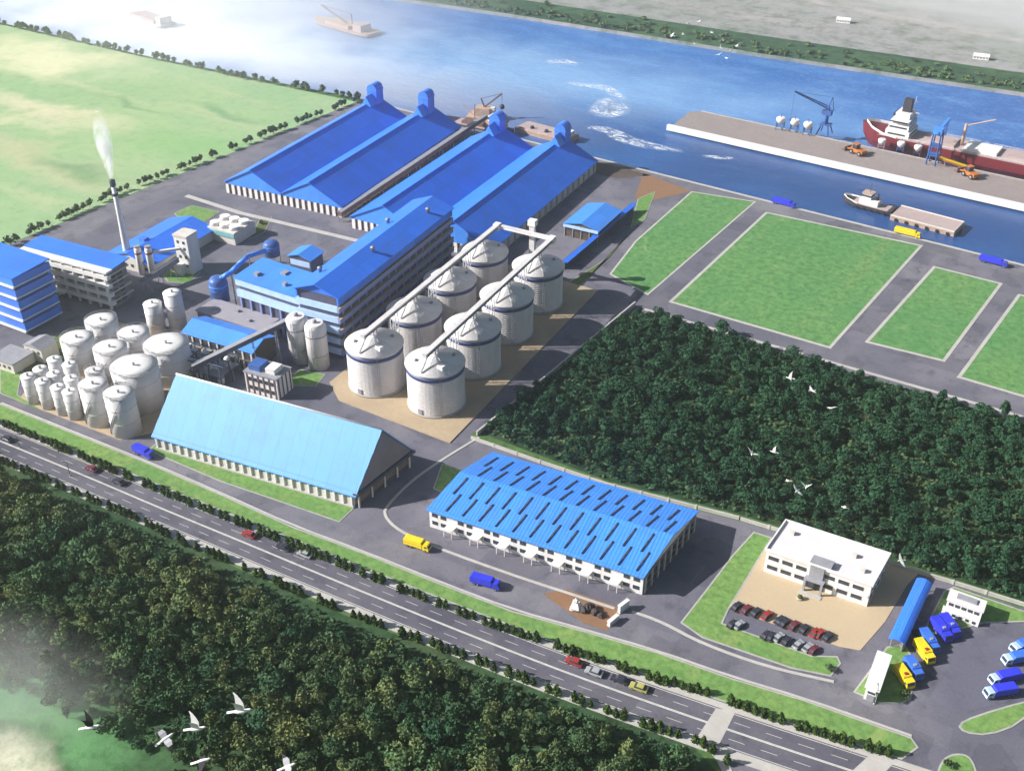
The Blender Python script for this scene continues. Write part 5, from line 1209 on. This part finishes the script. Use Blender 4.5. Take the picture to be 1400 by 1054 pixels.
for x in (-8, 2): MB().lathe([(1.3, 3.31), (1.0, 4.6)], n=8).build('bollard', 'hull_dark', t, (x, -3, 0))
q = G(205, 28, -2)
t = thing('barge', 'pale grey barge far out on the left of the river', 'barge', (q.x, q.y, -2.6), A(-8))
hull(50, 16, -.5, 2.0, 1, .2, .1).build('hull', 'offwhite', t, (-25, 0, 0)); MB().box(-16, 16, -6, 6, 2.01, 4.2).build('cargo', 'deck_pink', t); MB().box(17, 23, -5, 5, 2.01, 7).build('deckhouse', 'offwhite', t)
q = G(470, 38, -2)
t = thing('sand_dredger', 'tan sand dredger with a long boom, in mid river', 'dredger', (q.x, q.y, -2.6), A(-7))
hull(66, 17, -.5, 2.2, 1, .25, .1).build('hull', 'boat_tan', t, (-33, 0, 0)); MB().box(-14, 12, -6, 6, 2.21, 4.6).build('cargo', 'boat_tan', t); MB().box(16, 25, -5, 5, 2.21, 7).build('deckhouse', 'deck_pink', t)
MB().bar((10, 0, 3), (-24, 0, 13), .6).bar((10, 0, 3), (10, 0, 12), .5).bar((10, 0, 12), (-24, 0, 13), .2).build('boom', 'rust_brown', t)
for px, py, lab in ((1143, 31, 'small white building on the far shore, upper left of the two'), (1330, 81, 'small white building on the far shore, lower right of the two')):
    q = G(px, py); t = thing('farmhouse', lab, 'house', (q.x, q.y, 0), .2); t.scale = (.55,)*3; MB().extx([(0, -.2), (8, -.2), (8, 4), (4, 6.5), (0, 4)], 0, 18).build('wall', 'white', t); MB().extx([(-.6, 3.7), (4, 6.55), (8.6, 3.7), (8.6, 4.0), (4, 6.9), (-.6, 4.0)], -.5, 18.5).build('roof', 'grey_roof', t)
    windows(t, 1.4, 1.4, [(2+i*3.5, 0, 2.2) for i in range(5)])
# ------------------------------------------------------------------ vegetation
def crown_geo(rnd, r, h, z0, n, leaf, cone=False, core=True):
    vs = []; fs = []
    def quad(c, s):
        a = Vector((rnd.gauss(0, 1), rnd.gauss(0, 1), rnd.gauss(0, .8))).normalized(); b = a.orthogonal().normalized(); b = Matrix.Rotation(rnd.random()*6.28, 3, a) @ b; d = a.cross(b)
        o = len(vs); k = rnd.uniform(.5, .9)
        for x, y in ((-1, 0), (0, -k), (1, 0), (0, k)): vs.append(c+(b*x+d*y)*s)
        fs.append((o, o+1, o+2, o+3))
    lobes = [(Vector((rnd.uniform(-.45, .45)*r, rnd.uniform(-.45, .45)*r, z0+h*rnd.uniform(.35, .75))), r*rnd.uniform(.45, .7)) for _ in range(6)]
    for i in range(n):
        if cone:
            t = rnd.random()**1.2; a = rnd.random()*6.283; rr = r*(1-t*.85)*rnd.uniform(.65, 1.1)*(.55 if t < .08 else 1); c = Vector((rr*cos(a), rr*sin(a), z0+h*t))
        else:
            lc, lr = lobes[i % len(lobes)]; v = Vector((rnd.gauss(0, 1), rnd.gauss(0, 1), abs(rnd.gauss(0, 1))*1.0-.25)).normalized(); c = lc+Vector((v.x*lr, v.y*lr, v.z*lr*h/(2*r)*1.3))*rnd.uniform(.75, 1.1)
        quad(c, leaf*rnd.uniform(.7, 1.35))
    if core:
        o = len(vs); nk, mj = 7, 4
        for j in range(mj+1):
            th = pi*j/mj
            for k in range(nk):
                a = 6.283*k/nk; f = rnd.uniform(.6, .82)
                if cone: t = j/mj; vs.append(Vector((r*.62*(1-t*.9)*cos(a), r*.62*(1-t*.9)*sin(a), z0+h*t*.92)))
                else: vs.append(Vector((r*f*sin(th)*cos(a), r*f*sin(th)*sin(a), z0+h*.48+h*.42*f*cos(th))))
        for j in range(mj):
            for k in range(nk): fs.append((o+j*nk+k, o+j*nk+(k+1) % nk, o+(j+1)*nk+(k+1) % nk, o+(j+1)*nk+k))
    return vs, fs
def pymesh(name, vs, fs, mats, mi=None):
    me = bpy.data.meshes.new(name); me.from_pydata([tuple(v) for v in vs], [], fs)
    for m in mats: me.materials.append(M[m])
    if mi: me.polygons.foreach_set('material_index', mi)
    me.update(); return me
rnd = random.Random(11)
ROWC = [pymesh('crown', *crown_geo(rnd, 1.15, 2.9, .35, 130, .34, True), ['leaf_row']) for _ in range(5)]
FLDC = [pymesh('crown', *crown_geo(rnd, 1.9, 3.6, .4, 130, .55), ['leaf_field']) for _ in range(4)]
TRK = MB().bar((0, 0, -.05), (0, 0, 1.0), .13, 6, .09).mesh('trunk', 'bark')
def row(label, cat, group, pts, step, crowns, gap=.22, sc=(.85, 1.2), name='roadside_tree', jit=.25, run=(3, 8), s0=0):
    L = resample([q for q in PX(pts)], step); cnt = 0; r_ = random.Random(len(L)*7+s0); left = r_.randint(*run); n = 0
    for q in L:
        if left <= 0:
            left = r_.randint(*run); continue
        left -= 1
        if r_.random() < gap*.3: continue
        s = r_.uniform(*sc); c = link(name, None) if False else None
        t = thing(name, label, cat, (q.x+r_.uniform(-jit, jit), q.y+r_.uniform(-jit, jit), .0), r_.random()*6.28, group); t.scale = (s*r_.uniform(.9, 1.15), s*r_.uniform(.9, 1.15), s)
        link('crown', r_.choice(crowns), t); link('trunk', TRK, t); n += 1
    return n
n1 = row('small dark green tree in the clipped row on the verge side of the highway', 'tree', 'tree row between highway and verge', [(-30, 566), (0, 580), (65, 607), (150, 643), (220, 674), (330, 718), (440, 764), (560, 813), (690, 863), (800, 899), (900, 932), (975, 953), (1060, 986), (1160, 1018), (1222, 1034)], 2.15, ROWC)
n2 = row('small dark olive tree in the row between the highway and the wood', 'tree', 'tree row between highway and wood', [(-30, 617), (0, 632), (94, 672), (180, 709), (250, 744), (330, 777), (400, 809), (470, 839), (550, 869), (640, 901), (760, 949), (880, 992), (960, 1018), (1000, 1047)], 2.3, ROWC, run=(2, 6))
n3 = row('bushy green tree in the row between the field and the plant road', 'tree', 'tree row between field and plant', [(-20, 352), (0, 343), (60, 312), (170, 262), (300, 212), (490, 138)], 3.6, FLDC, sc=(.75, 1.1), name='field_tree', jit=.6, run=(3, 7))
n4 = row('hazy green tree in the row along the river bank of the field', 'tree', 'tree row between field and river', [(-25, 29), (0, 34), (100, 57), (200, 79), (350, 112), (490, 138)], 5.2, FLDC, sc=(.95, 1.4), name='riverside_tree', jit=.8, run=(2, 7))
def inside(p, poly):
    c = False; j = len(poly)-1
    for i in range(len(poly)):
        a, b = poly[i], poly[j]
        if (a[1] > p[1]) != (b[1] > p[1]) and p[0] < (b[0]-a[0])*(p[1]-a[1])/(b[1]-a[1])+a[0]: c = not c
        j = i
    return c
def proj(p):
    r = p[0]*cs+p[1]*sn; fw = -p[0]*sn+p[1]*cs; u = p[2]-H; d = fw*cos(PITCH)-u*sin(PITCH); v = fw*sin(PITCH)+u*cos(PITCH)
    return 700+F*r/d, 527-F*v/d, d
TRV = []
for i in range(7):
    r_, h_ = [(2.6, 5.2), (3.0, 4.2), (3.8, 5.0), (1.9, 6.4), (3.3, 3.6), (2.4, 4.0), (4.2, 4.6)][i]; vs, fs = crown_geo(rnd, r_, h_, 1.2, 330, .44); mi = [0]*len(fs); o = len(vs)
    vs += [Vector((.18*cos(k*2.1), .18*sin(k*2.1), z)) for z in (-.1, 2.4) for k in range(3)]; fs += [(o+k, o+(k+1) % 3, o+3+(k+1) % 3, o+3+k) for k in range(3)]; mi += [1]*3
    TRV.append((vs, fs, mi))
TRM = [pymesh('forest_tree', *v[:2], ['leaf_forest', 'bark'], v[2]) for v in TRV]
def scatter(poly, dmin, keep, seed):
    r_ = random.Random(seed); xs = [p[0] for p in poly]; ys = [p[1] for p in poly]; grid = {}; out = []
    N = int((max(xs)-min(xs))*(max(ys)-min(ys))/(dmin*dmin)*3.2)
    for _ in range(N):
        p = (r_.uniform(min(xs), max(xs)), r_.uniform(min(ys), max(ys))); k = (int(p[0]//dmin), int(p[1]//dmin))
        if any((p[0]-q[0])**2+(p[1]-q[1])**2 < dmin*dmin for a in (-1, 0, 1) for b in (-1, 0, 1) for q in grid.get((k[0]+a, k[1]+b), ())): continue
        if not inside(p, poly): continue
        px, py, d = proj((p[0], p[1], 3))
        if d < 20 or not (-110 < px < 1510 and -60 < py < 1140): continue
        if not keep(p, px, py, r_): continue
        grid.setdefault(k, []).append(p); out.append((p, d, px, py))
    return out
from mathutils.noise import noise as pn
def keep_ll(p, px, py, r_):
    # thin out towards the open meadow in the corner
    e = (py-(905+.40*px))/60
    if e > .55 or (e > -.6 and r_.random() < .5+.6*e): return False
    return True
mid_in = offset(MIDF, 1.6); ll_in = offset(LLF, 6.5)
def keep_mid(p, px, py, r_):
    return not (r_.random() < .72 and pn(Vector((p[0]*.035, p[1]*.05, 3))) > .2)
pts = [(*a, 'll') for a in scatter(ll_in, 3.05, keep_ll, 5)]+[(*a, 'mid') for a in scatter(mid_in, 3.15, keep_mid, 6)]
pts.sort(key=lambda a: a[1])
r_ = random.Random(21)
LABW = {'ll': 'dark green broadleaf tree of the wood below the highway', 'mid': 'dark green broadleaf tree of the forest between silos and grass plots'}
GRW = {'ll': 'trees of the wood below the highway', 'mid': 'trees of the forest behind the blue hall'}
rest = {'ll': ([], [], []), 'mid': ([], [], [])}
cnt = {'ll': 0, 'mid': 0}
for (p, d, px, py, w_) in pts:
    s = r_.choice((r_.uniform(.45, .65), r_.uniform(.6, .85), r_.uniform(.8, 1.1)))*(.92 if w_ == 'mid' else .95); a = r_.random()*6.28; k = r_.randrange(7); zs = s*r_.uniform(.8, 1.15)
    vis = 0 <= px <= 1400 and 0 <= py <= 1054
    if vis and cnt['ll']+cnt['mid'] < 300:
        o = link('forest_tree', TRM[k], None, (p[0], p[1], 0), a); o.scale = (s, s, zs); tag(o, LABW[w_], 'tree', GRW[w_]); cnt[w_] += 1
    else:
        V, Fc, MI = rest[w_]; o = len(V); c_, s_ = cos(a)*s, sin(a)*s; vs, fs, mi = TRV[k]
        V += [(p[0]+v.x*c_-v.y*s_, p[1]+v.x*s_+v.y*c_, v.z*zs) for v in vs]; Fc += [tuple(i+o for i in f) for f in fs]; MI += mi
for w_, nm in (('ll', 'wood'), ('mid', 'forest')):
    V, Fc, MI = rest[w_]
    if V: struct(link(nm, pymesh(nm, V, Fc, ['leaf_forest', 'bark'], MI)), 'stuff')
# undergrowth: low scrub over the whole floor of both woods
def scrub(name, poly, dmin, seed, sz, keep):
    V = []; Fc = []; r_ = random.Random(seed)
    for (p, d, px, py) in scatter(poly, dmin, keep, seed):
        for _ in range(7):
            c = Vector((p[0]+r_.gauss(0, .5), p[1]+r_.gauss(0, .5), r_.uniform(.1, 1.0)*sz)); a = Vector((r_.gauss(0, 1), r_.gauss(0, 1), r_.gauss(0, 1))).normalized(); b = a.orthogonal(); dd = a.cross(b); o = len(V); s = r_.uniform(.3, .6)*sz
            V += [c+b*s, c+dd*s*.7, c-b*s, c-dd*s*.7]; Fc.append((o, o+1, o+2, o+3))
    struct(link(name, pymesh(name, V, Fc, ['leaf_forest'])), 'stuff')
scrub('undergrowth', offset(MIDF, 1.0), 1.7, 31, 1.1, lambda *a: True)
scrub('undergrowth', offset(LLF, 3.0), 1.6, 32, 1.1, lambda p, px, py, r_: py < 905+.40*px+r_.expovariate(1/12)-25)
# far bank bushes
def bankscrub():
    V = []; Fc = []; r_ = random.Random(77); L = resample(bank, 5)
    for i, q in enumerate(L[:-1]):
        d = (L[i+1]-q); d = d.normalized() if d.length > 0 else Vector((1, 0)); n = Vector((-d.y, d.x))
        px, py, dd = proj((q.x, q.y, 0))
        if dd < 0 or not (300 < px < 1550): continue
        for _ in range(5):
            if r_.random() < .6: continue
            c = q+n*(1.5+abs(r_.gauss(0, 13)))+d*r_.uniform(-2, 2); vs, fs = crown_geo(r_, r_.uniform(1.6, 3.2), r_.uniform(1.4, 2.8), 0, 26, .8); o = len(V)
            V += [(v.x+c.x, v.y+c.y, v.z) for v in vs]; Fc += [tuple(k+o for k in f) for f in fs]
    struct(link('far_bank_scrub', pymesh('far_bank_scrub', V, Fc, ['leaf_field'])), 'stuff')
bankscrub()
for (px, py, lab) in ((1133, 915, 'round green bush at the tip of the long office lawn'), (1236, 952, 'round green bush at the foot of the yellow lorry lawn'), (1296, 1046, 'dark round bush on the small lawn at the bottom edge'), (357, 306, 'dark green bush beside the fan coolers'), (1252, 868, 'low green bush at the end of the blue shelter')):
    q = G(px, py); t = thing('bush', lab, 'bush', (q.x, q.y, .1)); link('crown', FLDC[int(px) % 4], t, (0, 0, -.3)).scale = (.7, .7, .5); link('trunk', TRK, t, (0, 0, 0)).scale = (1, 1, .5)
# ------------------------------------------------------------------ birds
def bird(name, label, cat, loc, heading, up, span, mats, group, fold=.5, roll=0, down=None):
    """body along +y, wings raised by angle up (radians); down: other wing angle"""
    s = span/1.4; w = []
    t = thing(name, label, cat, loc, 0, group); t.rotation_euler = (.1, roll, heading)
    rings = []
    for y, r, z in ((-.30, .015, .02), (-.22, .05, .015), (-.08, .085, 0), (.08, .09, 0), (.2, .06, .02), (.26, .05, .035), (.33, .045, .04), (.38, .018, .035)): rings.append([(r*cos(a*pi/5), y, z+r*.95*sin(a*pi/5)) for a in range(10)])
    MB().loft(rings).build('body', mats[0], t); MB().extx([(-.27, 0), (-.46, .0), (-.47, .02), (-.25, .03)], -.05, .05).build('tail', mats[0], t); MB().bar((0, .37, .035), (0, .45, .02), .016, 6, .004).build('beak', 'beak', t)
    for sd, ang in ((1, up), (-1, down if down is not None else up)):
        st = [(0.04, .13, -.12, 0), (.25, .16, -.13, 1), (.42, .10, -.10, 2), (.60, .0, -.10, 3), (.72, -.10, -.135, 4)]; vs = []; x0 = z0 = 0; px_ = 0
        for i, (x, yl, yt, k) in enumerate(st):
            a = ang if i < 2 else ang-fold*(.35*i-.35); dxx = x-px_; x0 += dxx*cos(a); z0 += dxx*sin(a); px_ = x; th = .018*(1-i*.18)
            vs += [(sd*x0, yl, z0+.03+th), (sd*x0, yt, z0+.03), (sd*x0, yt, z0+.03-.004), (sd*x0, yl, z0+.03-th)]
        fs = []; 
        for i in range(4): fs += [(4*i+k, 4*i+(k+1) % 4, 4*i+4+(k+1) % 4, 4*i+4+k) for k in range(4)]
        fs += [(0, 1, 2, 3), (16, 17, 18, 19)]
        mb = MB(); mb.add(vs, fs); wg = mb.build('wing', [mats[1], mats[2]], t)
        for f in wg.data.polygons:
            if f.center.xy.length > .46 and min(abs(wg.data.vertices[i].co.x)+abs(wg.data.vertices[i].co.z) for i in f.vertices) > .45: f.material_index = 1
    t.scale = (s,)*3; return t
GW = ('gull_white', 'gull_white', 'gull_white'); GD = ('gull_white', 'gull_dark', 'gull_dark'); GG = ('gull_white', 'gull_grey', 'gull_dark')
hd = YAW
bird('gull', 'white gull with one wing raised high, rightmost of the lower left flock', 'gull', AIR(329, 972, 42), hd-1.5, 1.35, 1.5, GW, 'gulls over the meadow', .25)
bird('gull', 'white gull with a raised pointed wing, left of the highest white gull', 'gull', AIR(268, 996, 45), hd-1.5, 1.3, 1.45, GW, 'gulls over the meadow', .25)
bird('gull', 'white gull with black wings held up and down, leftmost of the flock', 'gull', AIR(124, 994, 46), hd-1.45, 1.35, 1.35, GD, 'gulls over the meadow', .2, 0, 1.2)
bird('gull', 'white gull with drooping dark-tipped wings, between the black-winged and white ones', 'gull', AIR(226, 1010, 46), hd-.8, .25, 1.3, GG, 'gulls over the meadow', .7, .3)
bird('gull', 'grey and white gull flying low at the bottom edge, below the pair of white gulls', 'gull', AIR(276, 1040, 48), hd-1.3, .5, 1.35, GD, 'gulls over the meadow', .6, .2, -.6)
bird('gull', 'white gull cut by the bottom edge, at the right end of the flock', 'gull', AIR(393, 1048, 48), hd-1.2, .35, 1.3, GG, 'gulls over the meadow', .5)
eg = [(1080, 517, .9, 'white egret over the forest, highest of the scattered group'), (1110, 534, .3, 'white egret over the forest, just right of the highest one'), (1137, 558, .2, 'white egret over the forest, third down from the top'), (1028, 620, .5, 'white egret over the forest, leftmost of the group'),
      (1058, 618, .6, 'white egret over the forest, just right of the leftmost one'), (1078, 658, .3, 'white egret over the forest, left one of the close trio'), (1090, 671, .2, 'white egret over the forest, lowest of the close trio'), (1102, 666, .8, 'white egret over the forest, right one of the close trio'), (1155, 694, .3, 'white egret over the forest, alone above the office roof'), (1232, 766, .2, 'white egret over the forest edge, right of the office roof')]
for i, (px, py, up, lab) in enumerate(eg): bird('egret', lab, 'egret', AIR(px, py, 105+7*(i % 3)), hd+1.3+.5*(i % 4), up, 1.35, GW, 'egrets over the forest', .3, .5*(i % 3-1))
fl = [(919, 49), (934, 48), (941, 33), (949, 60), (955, 30), (973, 45), (985, 66), (989, 56), (983, 75), (993, 80), (1007, 64), (999, 70)]
for i, (px, py) in enumerate(fl): bird('gull', f'tiny white gull over the far bank, {["first", "second", "third", "fourth", "fifth", "sixth", "seventh", "eighth", "ninth", "tenth", "eleventh", "last"][i]} from the left of the distant flock' if 0 else 'tiny white gull in the distant flock above the far river bank', 'gull', AIR(px, py, 185+9*(i % 4)), hd+1+.7*(i % 5), .3+.15*(i % 4), 1.25, GW, 'distant flock of gulls over the river', .3, .4*(i % 3-1))
print('rows', n1, n2, n3, n4, 'trees', cnt, len(pts), 'objects', len(COL.objects))
